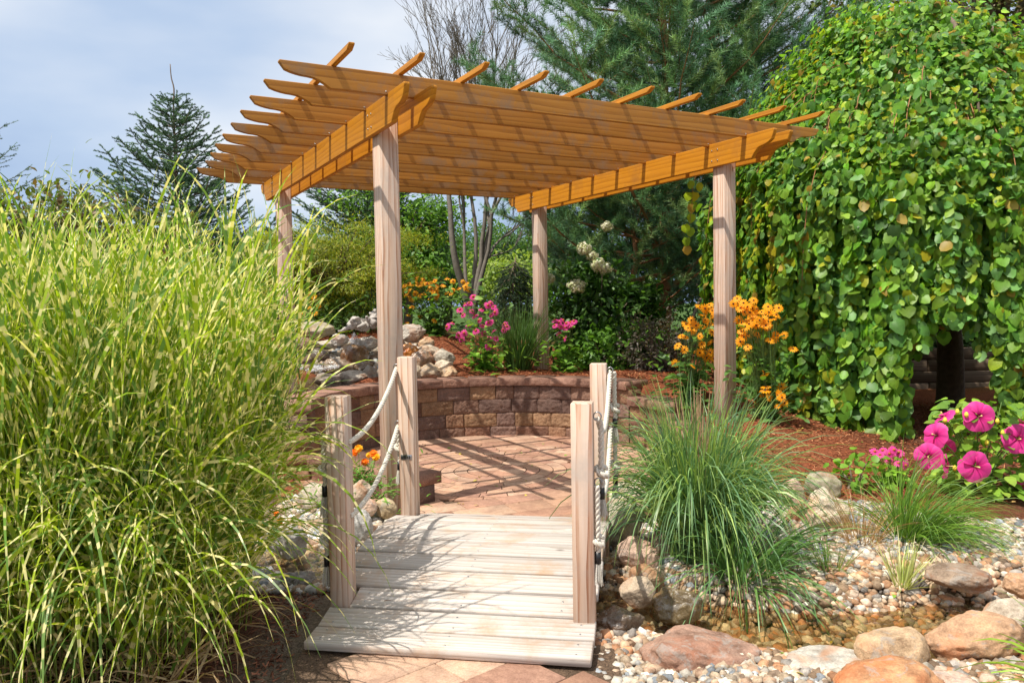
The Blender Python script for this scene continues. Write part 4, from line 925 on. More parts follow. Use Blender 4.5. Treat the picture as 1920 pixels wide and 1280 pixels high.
def ell(cx, cy, rx, ry, n):
    a = rng.uniform(0, 6.28, n); r = np.sqrt(rng.uniform(0, 1, n)); return [(cx+rx*r_*math.cos(a_), cy+ry*r_*math.sin(a_)) for a_, r_ in zip(a, r)]
sus = [(1312, 575), (1322, 583), (1330, 572), (1318, 590), (1335, 592), (1296, 600), (1305, 610), (1290, 615), (1300, 622), (1317, 612), (1330, 606), (1335, 622), (1285, 632), (1278, 630), (1312, 630), (1322, 600), (1270, 648), (1316, 645), (1318, 655), (1310, 660), (1297, 658), (1332, 660), (1338, 672), (1325, 670), (1299, 686), (1312, 661), (1266, 681), (1336, 640), (1340, 580), (1344, 600), (1295, 608), (1283, 655),
 (1394, 568), (1402, 575), (1413, 563), (1411, 578), (1396, 585), (1406, 586), (1388, 578), (1440, 575), (1460, 577), (1412, 590), (1400, 602), (1397, 612), (1411, 603), (1424, 600), (1418, 610), (1432, 598), (1440, 602), (1447, 598), (1455, 590), (1436, 610), (1428, 585), (1393, 622), (1402, 627), (1420, 627), (1394, 632), (1402, 650), (1450, 637), (1459, 630), (1470, 628), (1442, 640), (1487, 654), (1433, 698), (1436, 725), (1427, 737), (1442, 745), (1460, 740), (1466, 745), (1471, 755), (1463, 733), (1420, 755), (1385, 600), (1388, 640)]
sus = sus+[(a_+random.uniform(-14, 14), b_+random.uniform(-12, 12)) for a_, b_ in random.sample(sus, 34)]
SL = ((.07, .16, .03), (.10, .22, .04), (.13, .27, .05))
flower_plant('black_eyed_susan', (1.62, 7.35, float(hgt(1.62, 7.35))), [Yp(x, y, rng.uniform(7.1, 7.35)) for x, y in sus if x < 1360], SUSAN, 'orange black-eyed susans left of the right front post', leafcol=SL, nleaf=340, leafs=.11, bush=(.35, .3, .4), scale=1.1, face=(-.2, -.75, .6), jit=.45, group='black-eyed susans by the right post')
flower_plant('black_eyed_susan', (2.15, 6.62, float(hgt(2.15, 6.62))), [Yp(x, y, rng.uniform(6.35, 6.65)) for x, y in sus if x >= 1360], SUSAN, 'orange black-eyed susans between the right front post and weeping tree', leafcol=SL, nleaf=340, leafs=.11, bush=(.35, .25, .4), scale=1.12, face=(-.2, -.75, .6), jit=.45, group='black-eyed susans by the right post')
yl = ell(790, 548, 36, 30, 34)+ell(840, 540, 40, 20, 26)+[(766, 590), (772, 575), (762, 605), (788, 592), (800, 585), (768, 555), (860, 540), (872, 535), (880, 545), (815, 600)]
flower_plant('yellow_rudbeckia', (*Yp(815, 610, 10.9)[:2], float(hgt(*Yp(815, 610, 10.9)[:2]))), heads_px(yl, 10.7, 11.2), RUD, 'mass of yellow-orange coneflowers left of the bare-trunked tree', nleaf=700, leafs=.12, bush=(.9, .5, .5), scale=1.15, face=(-.1, -.5, .8))
og = [(575, 547), (582, 552), (588, 556), (570, 560), (563, 572), (590, 586), (578, 575), (566, 590), (597, 574), (560, 556)]
flower_plant('orange_rudbeckia', (*Yp(575, 610, 10.3)[:2], float(hgt(*Yp(575, 610, 10.3)[:2]))), heads_px(og, 10.2, 10.5), RUD, 'few orange flowers right of the back left post', nleaf=110, leafs=.09, bush=(.3, .3, .3), scale=1.2)
cf = [(887, 556), (920, 568), (925, 575), (915, 572), (872, 570), (880, 568), (862, 580), (868, 590), (885, 583), (903, 580), (921, 590), (928, 585), (890, 592), (950, 612), (944, 618), (946, 608), (916, 605), (920, 603), (892, 620), (908, 625), (917, 633), (930, 634), (925, 620), (870, 624), (860, 628), (878, 610), (848, 605), (838, 612), (915, 650), (898, 600), (905, 610), (865, 636)]
flower_plant('pink_coneflower', Yp(912, 700, 9.35), heads_px(cf, 9.15, 9.5), CON, 'tall pink coneflowers on the mulch left of the back right post', nleaf=330, leafs=.13, bush=(.3, .3, .3), scale=1.15, leafcol=((.14, .30, .03), (.20, .38, .05), (.26, .45, .06)))
cf = [(1040, 600), (1048, 604), (1056, 600), (1062, 606), (1070, 604), (1076, 602), (1052, 612), (1060, 614), (1070, 610), (1048, 626), (1058, 634), (1040, 610)]
flower_plant('pink_coneflower', Yp(1062, 698, 9.45), heads_px(cf, 9.3, 9.5), CON, 'small pink coneflowers right of the back right post', nleaf=170, leafs=.13, bush=(.3, .2, .25), scale=1.1, leafcol=((.14, .30, .03), (.20, .38, .05)))
cf = [(1640, 846), (1655, 844), (1676, 843), (1668, 850), (1685, 848), (1694, 858), (1666, 862), (1684, 868), (1698, 872), (1650, 852)]
flower_plant('pink_coneflower', Yp(1672, 905, 5.3), heads_px(cf, 5.2, 5.35), CONS, 'low pink coneflowers beside the magenta hibiscus', nleaf=80, leafs=.1, bush=(.22, .18, .12), leafcol=((.2, .4, .03), (.25, .46, .05)), face=(-.1, -.6, .75))
mg = [(652, 862, 1), (664, 848, 0), (672, 840, 0), (692, 853, 1), (705, 857, 0), (655, 872, 0), (684, 866, 0), (700, 850, 1)]
mh = heads_px([(a_, b_) for a_, b_, _ in mg], 5.05, 5.25)
flower_plant('marigold', (*Yp(680, 905, 5.15)[:2], .05), mh, MAR, 'yellow and orange marigolds behind the left ropes', nleaf=1300, leafs=.065, bush=(.32, .16, .2), tmpl=NARROW, leafcol=((.14, .3, .04), (.2, .4, .06)), scale=1.3)
flower_plant('marigold', (-1.5, 4.75, .0), [(-1.42, 4.7, .14), (-1.46, 4.75, .17), (-1.52, 4.66, .12)], MAR, 'orange blossoms low behind the striped grass', nleaf=120, leafs=.03, bush=(.2, .15, .12), tmpl=NARROW)
flower_plant('magenta_geranium', Yp(1908, 925, 5.1), heads_px([(1895, 905), (1904, 908), (1912, 903), (1918, 910), (1908, 900), (1915, 918)], 5., 5.1), CONS, 'tiny magenta blooms below hibiscus at the right edge', nleaf=60, leafs=.05, bush=(.15, .15, .06), scale=.9)

# magenta hibiscus: dinner-plate blooms of five overlapping petals
def hib_mesh():
    mb = MB()
    for i in range(5):
        a0 = i*2*math.pi/5; nu, nv = 9, 7; V = []
        for iu in range(nu):
            for iv in range(nv):
                t = iu/(nu-1); s_ = iv/(nv-1)*2-1; r = .006+.094*t*(1-.10*s_*s_); an = a0+s_*(.50+.28*math.sin(t*2.4))
                z = .034*(t**.6)-.03*t*t*(1+.5*math.sin(i*2.3))+.007*s_+.005*math.sin(s_*11+i*1.7)*t*t+.003*math.sin(s_*23)*t
                V.append((r*math.cos(an), r*math.sin(an), z))
        Q = [(iu*nv+iv, iu*nv+iv+1, (iu+1)*nv+iv+1, (iu+1)*nv+iv) for iu in range(nu-1) for iv in range(nv-1)]
        t = np.repeat(np.arange(nu)/(nu-1), nv)[:, None]; c = (np.array([.80, .02, .28])+np.array([.08, .06, .12])*t)*(1-np.exp(-(t/.2)**2)*.7)+np.array([.1, 0, .02])*np.exp(-(t/.2)**2)
        vv = np.tile(np.arange(nv) % 2, nu)[:, None]; c = c*(1-.28*vv*(1-t*.5))
        mb.add(V, Q, col=c)
    return mb.mesh('blossom', [M['petal']], smooth=True)
HB = hib_mesh()
hb = Yp(1838, 928, 5.2); hib = empty('hibiscus', hb, 'magenta hibiscus bush with huge round blooms on the right', 'hibiscus'); I = Matrix.Translation(hib.location).inverted()
hf = [(1834, 781, 5.0, (-.2, -1, .25), 1.0), (1827, 874, 4.85, (-.05, -1, .1), 1.0), (1756, 816, 5.0, (-.9, -.55, .3), .85), (1741, 855, 4.95, (-.55, -.9, .1), .85), (1771, 873, 4.9, (.8, -.75, .1), .8), (1908, 823, 4.95, (-.3, -1, .2), .95), (1772, 782, 5.1, (-.7, .1, 1), .75), (1918, 795, 5.1, (.2, -.4, 1), .75), (1772, 835, 5.2, (-.6, -.6, -.2), .7)]
ms = MB()
for px, py, y, f, s_ in hf:
    p = Yp(px, py, y); o = bpy.data.objects.new('blossom', HB); C.objects.link(o); o.parent = hib; o.matrix_parent_inverse = I
    o.matrix_basis = Matrix.Translation(tuple(p)) @ orient(f) @ Matrix.Rotation(rng.uniform(0, 6), 4, 'Z') @ Matrix.Scale(s_*1.02, 4)
    fv = np.array(f)/np.linalg.norm(f); m2 = MB(); tube(m2, [(0, 0, .005), (0, 0, .035), (0, 0, .06)], [.003, .0025, .005], 6); st = m2.build('stamen', M['yellow']); st.parent = o
    tube(ms, spline([hb+rng.normal(size=3)*[.05, .05, 0], (hb+p)/2+[0, .02, .05], p-fv*.01], 10), np.linspace(.006, .003, 10), 5)
for q in range(16):
    e = hb+np.array([rng.uniform(-.25, .45), rng.uniform(-.2, .25), rng.uniform(.3, .62)]); tube(ms, spline([hb+rng.normal(size=3)*[.05, .05, 0], (hb+e)/2+[0, 0, .05], e], 10), np.linspace(.006, .002, 10), 5)
ms.build('stems', M['stem'], hib)
ml = MB(); n = 620; a = rng.uniform(0, 6.28, n); rr = np.sqrt(rng.uniform(.1, 1, n)); zz = rng.uniform(.03, .62, n)
p = hb+np.stack([rr*np.cos(a)*.34*(1-.3*np.abs(zz-.3))+.08, rr*np.sin(a)*.28+.03, zz], 1); X, Yx, Z = axes_from(np.stack([np.cos(a), np.sin(a)-.3, rng.normal(-.25, .3, n)], 1), np.array([-.1, -.35, 1.])+rng.normal(size=(n, 3))*.3)
scatter(ml, *leaf_t(.36, .35, .06, .15), p, X, Yx, Z, rng.uniform(.05, .105, n), pal([(.20, .36, .04), (.26, .44, .05), (.15, .29, .04), (.33, .48, .07)], n, .15)); ml.build('leaves', M['leaf'], hib)
m2 = MB()
for px, py in ((1795, 772), (1812, 778), (1772, 788), (1880, 812), (1850, 830), (1790, 878), (1870, 790)): q = Yp(px, py, 4.98); V, Q, T = dome(.013, .022); V = V*[1, 1, 1]; m2.add(V+q, Q, T); m2.add(V*[1, 1, -.7]+q, Q, T)
m2.build('buds', simple('bud', (.75, .62, .06), .5), hib, smooth=True)
# white hydrangea
def shrub(name, c, rad, n, ls, cols, label, cat='shrub', tmpl=OVAL, ncl=40, csz=.16, shell=.55, stem=True, parent=None, flat=1., part='foliage', up=.6, group=None):
    c = np.array(c, float); rad = np.array(rad, float); z0 = float(hgt(c[0], c[1])); rt = empty(name, (c[0], c[1], min(z0, c[2]-rad[2])), label, cat, group)
    cl = rdir(ncl)*(shell+(1-shell)*rng.uniform(0, 1, (ncl, 1)))**.8*rad*(1+.12*rng.normal(size=(ncl, 1)))+c
    k = rng.integers(0, ncl, n); o = rng.normal(size=(n, 3))*csz*np.array([1, 1, flat])*rng.uniform(.6, 1.3, ncl)[k][:, None]; p = cl[k]+o; p[:, 2] = np.maximum(p[:, 2], z0+.02)
    outw = nrm(p-c+1e-6); tip = outw*.8+rdir(n)*.8+np.array([0, 0, -.15]); X, Yx, Z = axes_from(tip, outw*.5+np.array([0, 0, up])+rdir(n)*.5)
    cc = pal(cols, n, .1)*rng.uniform(.85, 1.15, ncl)[k][:, None]
    mb = MB(); scatter(mb, *tmpl, p, X, Yx, Z, rng.uniform(.6, 1.2, n)*ls, np.clip(cc, 0, 1)); mb.build(part, M['leaf'], rt)
    if stem:
        ms = MB(); b = np.array([c[0], c[1], z0-.05])
        for q in range(0, ncl, 2): m_ = (b+cl[q])/2+rng.normal(size=3)*.08*rad+[0, 0, rad[2]*.1]; tube(ms, spline([b+rng.normal(size=3)*[.04, .04, 0], m_, cl[q]], 8), np.linspace(.012+.01*rad[2], .004, 8), 5, cap=False)
        ms.build('branches', M['twig'], rt)
    return rt
hy = shrub('white_hydrangea', Yp(1130, 590, 10.4)-[0, 0, .05], (.78, .45, .72), 5200, .11, [(.05, .13, .025), (.08, .18, .03), (.11, .23, .04), (.04, .09, .02)], 'dark leafy shrub with creamy white flower heads behind the patio', ncl=90, csz=.13)
for px, py, r, y in ((1096, 468, .095, 9.95), (1110, 480, .07, 9.95), (1122, 497, .095, 9.9), (1133, 503, .09, 9.9), (1082, 537, .105, 9.85), (1030, 522, .07, 9.95), (1138, 425, .07, 10.1)):
    m2 = MB(); n = 420; d = rdir(n); lump = 1+.28*np.sin(d[:, [0]]*4+px)*np.sin(d[:, [2]]*5+py); p = Yp(px, py, y)+d*np.array([1, 1, .8])*r*lump*rng.uniform(.5, 1.1, (n, 1)); X, Yx, Z = axes_from(np.cross(d, rdir(n)), d+rdir(n)*.3)
    scatter(m2, *QUADL, p, X, Yx, Z, rng.uniform(.03, .045, n), pal([(.66, .66, .44), (.74, .74, .6), (.55, .62, .30)], n, .12)); m2.build('flower_head', M['petal'], hy)
shrub('green_shrub', Yp(1150, 665, 9.9), (.5, .4, .32), 2600, .085, [(.12, .27, .03), (.17, .34, .05), (.09, .2, .03)], 'bright green leafy shrub on the mulch right of small coneflowers', ncl=60, csz=.08)
shrub('purple_shrub', Yp(1232, 652, 9.5), (.42, .38, .36), 3600, .045, [(.10, .085, .06), (.15, .12, .09), (.08, .09, .05), (.18, .15, .12)], 'low purple-grey shrub beside the black-eyed susans', ncl=80, csz=.06)
shrub('small_vine', Yp(1605, 890, 5.2)-[0, 0, .0], (.14, .1, .1), 70, .06, [(.16, .34, .03), (.22, .42, .04)], 'little green seedling behind the craggy cream boulder', tmpl=ROUND, ncl=12, csz=.05)
shrub('yellow_bush', Yp(940, 525, 20.), (1.1, 1., .55), 3200, .12, [(.26, .34, .06), (.34, .42, .08), (.2, .3, .05)], 'yellowish rounded bush far behind the patio', ncl=50, csz=.2)
shrub('low_shrub', Yp(640, 600, 11.), (.5, .4, .25), 1500, .07, [(.08, .16, .03), (.12, .22, .04)], 'green shrub behind the waterfall stones', ncl=30, csz=.1)
shrub('shade_hedge', (5.2, 11.2, 1.1), (2.6, .5, .95), 7000, .09, [(.03, .07, .02), (.05, .10, .025)], 'added hedge coloured dark as deep shade behind the timber wall', ncl=120, csz=.16)  # hedge added to darken the opening; deep shade is put in its leaf colours
shrub('vine_hedge', Yp(70, 450, 7.5), (1.5, .5, .42), 6500, .07, [(.12, .16, .035), (.09, .14, .03), (.20, .13, .05), (.15, .2, .04)], 'bronze-green hedge behind the striped grass', tmpl=OVAL, ncl=140, csz=.12)

# ------------------------------------------------------------------ trees
def needles_on(mb, p0, p1, per_m, nl, wd, cols, ang=.9, fwd_=.7, jit=.15):
    """needles round each shoot p0->p1 (N,3)"""
    d = p1-p0; L_ = np.linalg.norm(d, axis=1); cnt = np.maximum((L_*per_m).astype(int), 3); idx = np.repeat(np.arange(len(L_)), cnt); n = len(idx)
    t = rng.uniform(0, 1, n)[:, None]; dd = nrm(d)[idx]; b = p0[idx]+d[idx]*t; side = nrm(np.cross(dd, rdir(n)))
    nd = nrm(dd*fwd_+side*ang+rng.normal(size=(n, 3))*jit); ln = (nl*rng.uniform(.7, 1.15, n))[:, None]; w_ = nrm(np.cross(nd, rdir(n)))*wd/2
    V = np.stack([b-w_, b+w_, b+nd*ln], 1).reshape(-1, 3)
    cs = pal(cols, len(L_), .22)[idx]; mb.add(V, None, np.arange(n*3).reshape(-1, 3), col=np.repeat(cs, 3, 0))
def conifer(name, base, height, r_max, label, cols, nl=.07, wd=.0035, per_m=260, whorl=.42, nb=6, rise=.5, curve=.5, z_start=.5, shape=1., bark='pinebark', sub=.16, tipup=.2, trunk_r=.09, shoot=.2, crooked=.0, seed=1, cut=None, stems=1, sublen=.42, lead=.5, third=4):
    rs = np.random.default_rng(seed); base = np.array(base, float); rt = empty(name, base, label, 'tree'); mt = MB(); mn = MB(); S0, S1 = [], []
    P = base+np.stack([np.cumsum(rs.normal(0, crooked, 16)), np.cumsum(rs.normal(0, crooked, 16)), np.linspace(0, height, 16)], 1)
    tube(mt, P, np.linspace(trunk_r, .01, 16), 10)
    z = z_start
    while z < height-.1:
        f = (z-z_start)/(height-z_start); rr = r_max*(1-f)**shape*(.95)+.1
        for k in range(nb):
            a = rs.uniform(0, 6.28) if k == 0 else a+2*math.pi/nb+rs.normal(0, .25); L_ = rr*rs.uniform(.6, 1.22)
            if cut and not cut(a, z): continue
            b0 = np.array([np.interp(z, P[:, 2]-base[2], P[:, 0]), np.interp(z, P[:, 2]-base[2], P[:, 1]), base[2]+z+rs.uniform(-.1, .1)]); ts = np.linspace(0, 1, 9)
            dirh = np.array([math.cos(a), math.sin(a), 0]); pts = b0+dirh*(ts[:, None]*L_)+np.array([0, 0, 1.])*((rise*ts+(curve)*ts**2)*L_)[:, None]
            pts[1:] += np.cumsum(rs.normal(0, .02*L_, (8, 3)), 0)*.6
            tube(mt, pts, np.linspace(.008+.008*L_, .003, 9), 5, cap=False)
            q = .22*L_
            while q < L_:
                t = q/L_; c = np.array([np.interp(t, ts, pts[:, i]) for i in range(3)])
                for sgn in (-1, 1):
                    sl = (sublen*(L_-q)*.75+shoot*.7)*rs.uniform(.7, 1.2); az = a+sgn*rs.uniform(.6, 1.1); e = c+np.array([math.cos(az), math.sin(az), rs.uniform(-.05, .25)+tipup])*sl; S0.append(c+(e-c)*.15); S1.append(e); nm = max(1, int(sl/sub*.8))
                    for j in range(nm):
                        u = rs.uniform(.15, .95); c2 = c+(e-c)*u
                        az2 = az+rs.choice([-1, 1])*rs.uniform(.4, 1.1); s2 = shoot*rs.uniform(.6, 1.15); S0.append(c2); S1.append(c2+np.array([math.cos(az2), math.sin(az2), rs.uniform(-.1, .4)+tipup])*s2)
                q += sub*rs.uniform(.8, 1.25)
            S0.append(pts[-2]); S1.append(pts[-1]+nrm(pts[-1]-pts[-2])*shoot*.5)
            S0.append(pts[4]); S1.append(pts[7])
        z += whorl*(1-.35*f)
    S0.append(P[-1]-[0, 0, lead]); S1.append(P[-1])
    S0 = np.array(S0); S1 = np.array(S1)
    needles_on(mn, S0, S1, per_m, nl, wd, cols); 
    n = len(S0); ww = nrm(np.cross(S1-S0, rdir(n)))*.0028; mt.add(np.stack([S0-ww*1.4, S0+ww*1.4, S1+ww*.5, S1-ww*.5], 1).reshape(-1, 3), np.arange(n*4).reshape(-1, 4))
    mt.build('trunk', M[bark], rt); mn.build('needles', M['needle'], rt); return rt
def gz(x, y): return float(hgt(x, y))-.05
PINE = [(.12, .26, .11), (.17, .33, .12), (.08, .18, .085), (.25, .39, .13), (.13, .28, .14)]
conifer('scots_pine', (2.3, 12.0, gz(2.3, 12)), 8.4, 3.1, 'big blue-green pine with orange trunk right behind the pergola', PINE, .11, .0075, 330, .62, 6, .15, .4, 1.0, .5, 'pinebark', .20, .55, .11, .40, .03, 11, sublen=.34)
conifer('scots_pine', (3.3, 12.9, gz(3.3, 12.9)), 9.0, 3.0, 'second taller pine whose straight trunk shows above the pergola roof', PINE, .11, .0075, 270, .7, 6, .15, .4, 1.6, .5, 'pinebark', .34, .55, .09, .40, .02, 12, sublen=.34)
conifer('scots_pine', (1.75, 11.7, gz(1.75, 11.7)), 3.3, 1.9, 'low bushy pine filling the space right of the back post', PINE+[(.06, .12, .07)], .10, .007, 330, .40, 6, .1, .25, .6, .35, 'pinebark', .26, .4, .06, .34, .04, 13, sublen=.38)
SPR = [(.08, .16, .08), (.11, .21, .09), (.14, .25, .11), (.06, .12, .065)]
conifer('blue_spruce', (-5.88, 14.0, gz(-6.05, 14)), 4.2, 2.0, 'pointed dark spruce with bare leader left of the pergola', SPR, .032, .009, 520, .25, 6, .18, .45, .3, .9, 'bark', .12, .2, .07, .16, .0, 21, lead=.2)
conifer('blue_spruce', (-2.75, 15.2, gz(-2.75, 15.2)), 3.9, 2.1, 'dark spruce behind the feathery maple under the pergola', SPR, .032, .009, 460, .22, 8, .1, .35, .3, .7, 'bark', .12, .2, .07, .16, .0, 22)
conifer('blue_spruce', (-11.1, 14.6, gz(-11, 14.6)), 5.2, 3.0, 'spruce mostly outside the frame at the left edge', SPR, .03, .009, 260, .32, 6, .12, .35, .3, .8, 'bark', .16, .12, .08, .17, .0, 23)
conifer('weeping_conifer', (0.05, 13.3, gz(.05, 13.3)), 1.35, .35, 'narrow dark drooping conifer left of the back right post', [(.04, .08, .035), (.06, .10, .04)], .03, .007, 520, .12, 6, -.4, -.5, .2, .5, 'bark', .1, -.5, .03, .16, .02, 24)
# leader twig on the spruce
mb = MB(); b = np.array([-5.88, 14., gz(-6.05, 14)+4.1]); tube(mb, spline([b, b+[.02, 0, .25], b+[-.02, 0, .45], b+[-.03, 0, .68]], 10), np.linspace(.016, .008, 10), 5)
for o in list(bpy.data.objects):
    if o.name == 'blue_spruce': mb.build('leader', M['twig'], o)

def limb_tree(name, base, stems, depth, label, bark, r0=.06, spread=.35, twigs=True, seed=3, l0=1.5, shrink=.72, up=.25, leaf=None, cat='tree', nchild=(2, 3), rmin=.004):
    rs = np.random.default_rng(seed); base = np.array(base, float); rt = empty(name, base, label, cat); mb = MB(); tips = []
    def grow(p, d, L_, r, lv):
        n = 6; P = [p]; q = d.copy()
        for i in range(n): q = q+rs.normal(0, .09, 3)+np.array([0, 0, up*.12]); q /= np.linalg.norm(q); P.append(P[-1]+q*L_/n)
        P = np.array(P); r1 = max(r*.56, rmin); tube(mb, P, np.linspace(r, r1, n+1), 8 if lv < 2 else (5 if lv < 4 else 3), cap=False)
        if lv == depth: tips.append(P[-1]); return
        for k in range(rs.integers(nchild[0], nchild[1]+1)):
            nd = q+rs.normal(0, spread, 3); nd[2] = abs(nd[2])*.6+nd[2]*.4; nd /= np.linalg.norm(nd); grow(P[-1] if k < 2 else P[rs.integers(2, n)], nd, L_*shrink*rs.uniform(.8, 1.2), r1, lv+1)
            if lv >= 2 and k == 0: nd = q+rs.normal(0, spread*1.5, 3); nd /= np.linalg.norm(nd); grow(P[rs.integers(1, n-1)], nd, L_*shrink*.7, max(r1*.6, rmin), min(lv+2, depth))
    for (dx, dy, dz_, ll, rr) in stems: d = np.array([dx, dy, dz_], float); grow(base+np.array([dx, dy, 0])*.08, d/np.linalg.norm(d), l0*ll, r0*rr, 0)
    mb.build('branches' if leaf is None else 'trunk', M[bark], rt, smooth=True)
    return rt, np.array(tips)
limb_tree('bare_tree', (-.68, 13.4, gz(-.68, 13.4)+.3), [(-.05, 0, 1, 1.1, 1.1), (.1, .1, 1, 1.2, .8), (.30, .1, 1, 1.0, .9), (-.10, .2, 1, 1.15, .6), (.18, -.15, 1, 1.1, .7), (.05, .2, 1, 1.25, .7)], 6, 'leafless multi-stemmed tree with grey trunks behind the pergola', 'greybark', .068, .20, seed=8, l0=1.6, shrink=.68, up=.3, rmin=.003)
def leafy_tree(name, c, rad, n, ls, cols, label, trunk, bark='bark', ncl=60, csz=.3, tmpl=OVAL, shell=.35, flat=.7, seed=0, part='crown', tr=.09, up=.7):
    c = np.array(c, float); rad = np.array(rad, float); rt = empty(name, trunk, label, 'tree'); trunk = np.array(trunk, float)
    cl = rdir(ncl)*(shell+(1-shell)*rng.uniform(0, 1, (ncl, 1)))*rad*(1+.15*rng.normal(size=(ncl, 1)))+c
    k = rng.integers(0, ncl, n); p = cl[k]+rng.normal(size=(n, 3))*csz*np.array([1, 1, flat])*rng.uniform(.5, 1.3, ncl)[k][:, None]; outw = nrm(p-c+1e-6)
    X, Yx, Z = axes_from(outw*.6+rdir(n)*.8+np.array([0, 0, -.3]), np.array([0, 0, up])+outw*.4+rdir(n)*.5)
    mb = MB(); scatter(mb, *tmpl, p, X, Yx, Z, rng.uniform(.6, 1.2, n)*ls, np.clip(pal(cols, n, .1)*rng.uniform(.8, 1.2, ncl)[k][:, None], 0, 1)); mb.build(part, M['leaf'], rt)
    ms = MB(); top = c-[0, 0, rad[2]*.5]; tube(ms, spline([trunk, (trunk+top)/2+[.03*rad[0], 0, 0], top], 8), np.linspace(tr, tr*.6, 8), 9)
    for q in range(0, ncl, 2): tube(ms, spline([top, (top+cl[q])/2+[0, 0, rad[2]*.12], cl[q]], 7), np.linspace(tr*.5, tr*.08, 7), 5, cap=False)
    ms.build('trunk', M[bark], rt); return rt
# feathery maple
c = Yp(630, 500, 11.3); leafy_tree('japanese_maple', c, (1.5, 1.0, .72), 42000, .055, [(.28, .34, .025), (.36, .40, .03), (.18, .25, .02), (.42, .38, .03), (.14, .2, .02)], 'feathery yellow-green maple behind the waterfall stones', (c[0]-.3, c[1], gz(c[0]-.3, c[1])), ncl=130, csz=.17, tmpl=NARROW, flat=.42, shell=.3, tr=.05)
c = Yp(760, 440, 14.5); leafy_tree('green_tree', c, (1.2, 1.1, .9), 6000, .10, [(.10, .22, .03), (.15, .3, .04), (.2, .36, .05)], 'fresh green broadleaf tree peeking beside the front left post', (c[0], c[1], gz(c[0], c[1])), ncl=60, csz=.25)
for (px, py, y, rx, rz, cols, lab) in (
    (835, 495, 30, 2.6, 1.3, [(.05, .12, .03), (.08, .17, .04)], 'distant dark green tree left of the bare trunks'), (985, 480, 34, 3.2, 1.7, [(.07, .15, .03), (.10, .2, .05)], 'distant green tree right of the bare trunks'),
    (900, 500, 40, 3.6, 1.4, [(.06, .14, .03), (.09, .18, .04)], 'farthest tree seen between the bare trunks'), (1130, 480, 28, 3.5, 2.2, [(.05, .11, .03), (.08, .15, .04)], 'far tree hidden behind the low pine'),
    (740, 500, 26, 2.6, 1.3, [(.06, .13, .03), (.1, .2, .04)], 'far green tree behind the maple'), (480, 520, 26, 4., 1.5, [(.05, .11, .03), (.08, .16, .04)], 'far dark tree left of the back left post'), (120, 500, 30, 6., 1.9, [(.05, .11, .03), (.07, .14, .04)], 'far tree line member behind the hedge'),
    (1330, 470, 24, 4., 2.4, [(.05, .1, .03), (.07, .14, .04)], 'far tree behind the right front post')):
    c = Yp(px, py, y); leafy_tree('distant_tree', c, (rx, rx*.8, rz), 14000, .15, cols, lab, (c[0], c[1], gz(c[0], c[1])), ncl=70, csz=.42, tr=.2, shell=.5)
c = Yp(1870, 30, 12.); leafy_tree('bronze_tree', c, (3., 2.4, 1.7), 16000, .085, [(.14, .19, .04), (.20, .22, .05), (.24, .18, .07), (.11, .15, .03)], 'olive and bronze leaved tree rising behind the weeping tree', (c[0], c[1], gz(c[0], c[1])), ncl=120, csz=.3, tr=.14)

# weeping katsura: arching limbs and hanging strands of round leaves
kx, ky = 4.58, 8.55; kz = gz(kx, ky); kt = empty('weeping_tree', (kx, ky, kz), 'weeping tree with curtains of round green leaves on the right', 'tree')
mt = MB(); tube(mt, spline([(kx+.2, ky, kz-.1), (kx+.19, ky, kz+.8), (kx+.05, ky+.03, kz+1.9), (kx-.1, ky, kz+3.2), (kx-.05, ky, kz+4.1)], 18), np.linspace(.15, .05, 18), 12)
ml = MB(); mw = MB(); pos, tip, nor, siz, cid = [], [], [], [], []
prof_r = [0, .5, 1.2, 1.8, 2.1, 2.3]; prof_z = [4.42, 4.38, 4.15, 3.34, 2.85, 2.45]
rs = np.random.default_rng(31)
def top_z(r, th):
    x = kx+r*np.cos(th)
    return np.interp(r, prof_r, prof_z)-.42*np.maximum(0, -np.sin(th))*np.minimum(np.asarray(r)/1.2, 1)*np.clip((2.4-r)/.5, .25, 1)-.26*np.maximum(0, x-4.2)*np.clip((2.5-r)/.6, .1, 1)
def low_end(th, r):
    """height where the strands stop; leaves an arch where the trunk shows"""
    x, y = kx+r*math.cos(th), ky+r*math.sin(th); px = 960+x/y*FPX
    if y > ky+.4: return .9
    if 1695 < px < 1866: return .86+.32*math.sin((px-1695)/171*math.pi)+rs.uniform(-.05, .12)
    elif px >= 1862: e = .42
    elif px > 1530: e = .10
    elif px > 1440: e = .28
    else: e = .5
    return e+rs.uniform(-.04, .3)
ns = 1500
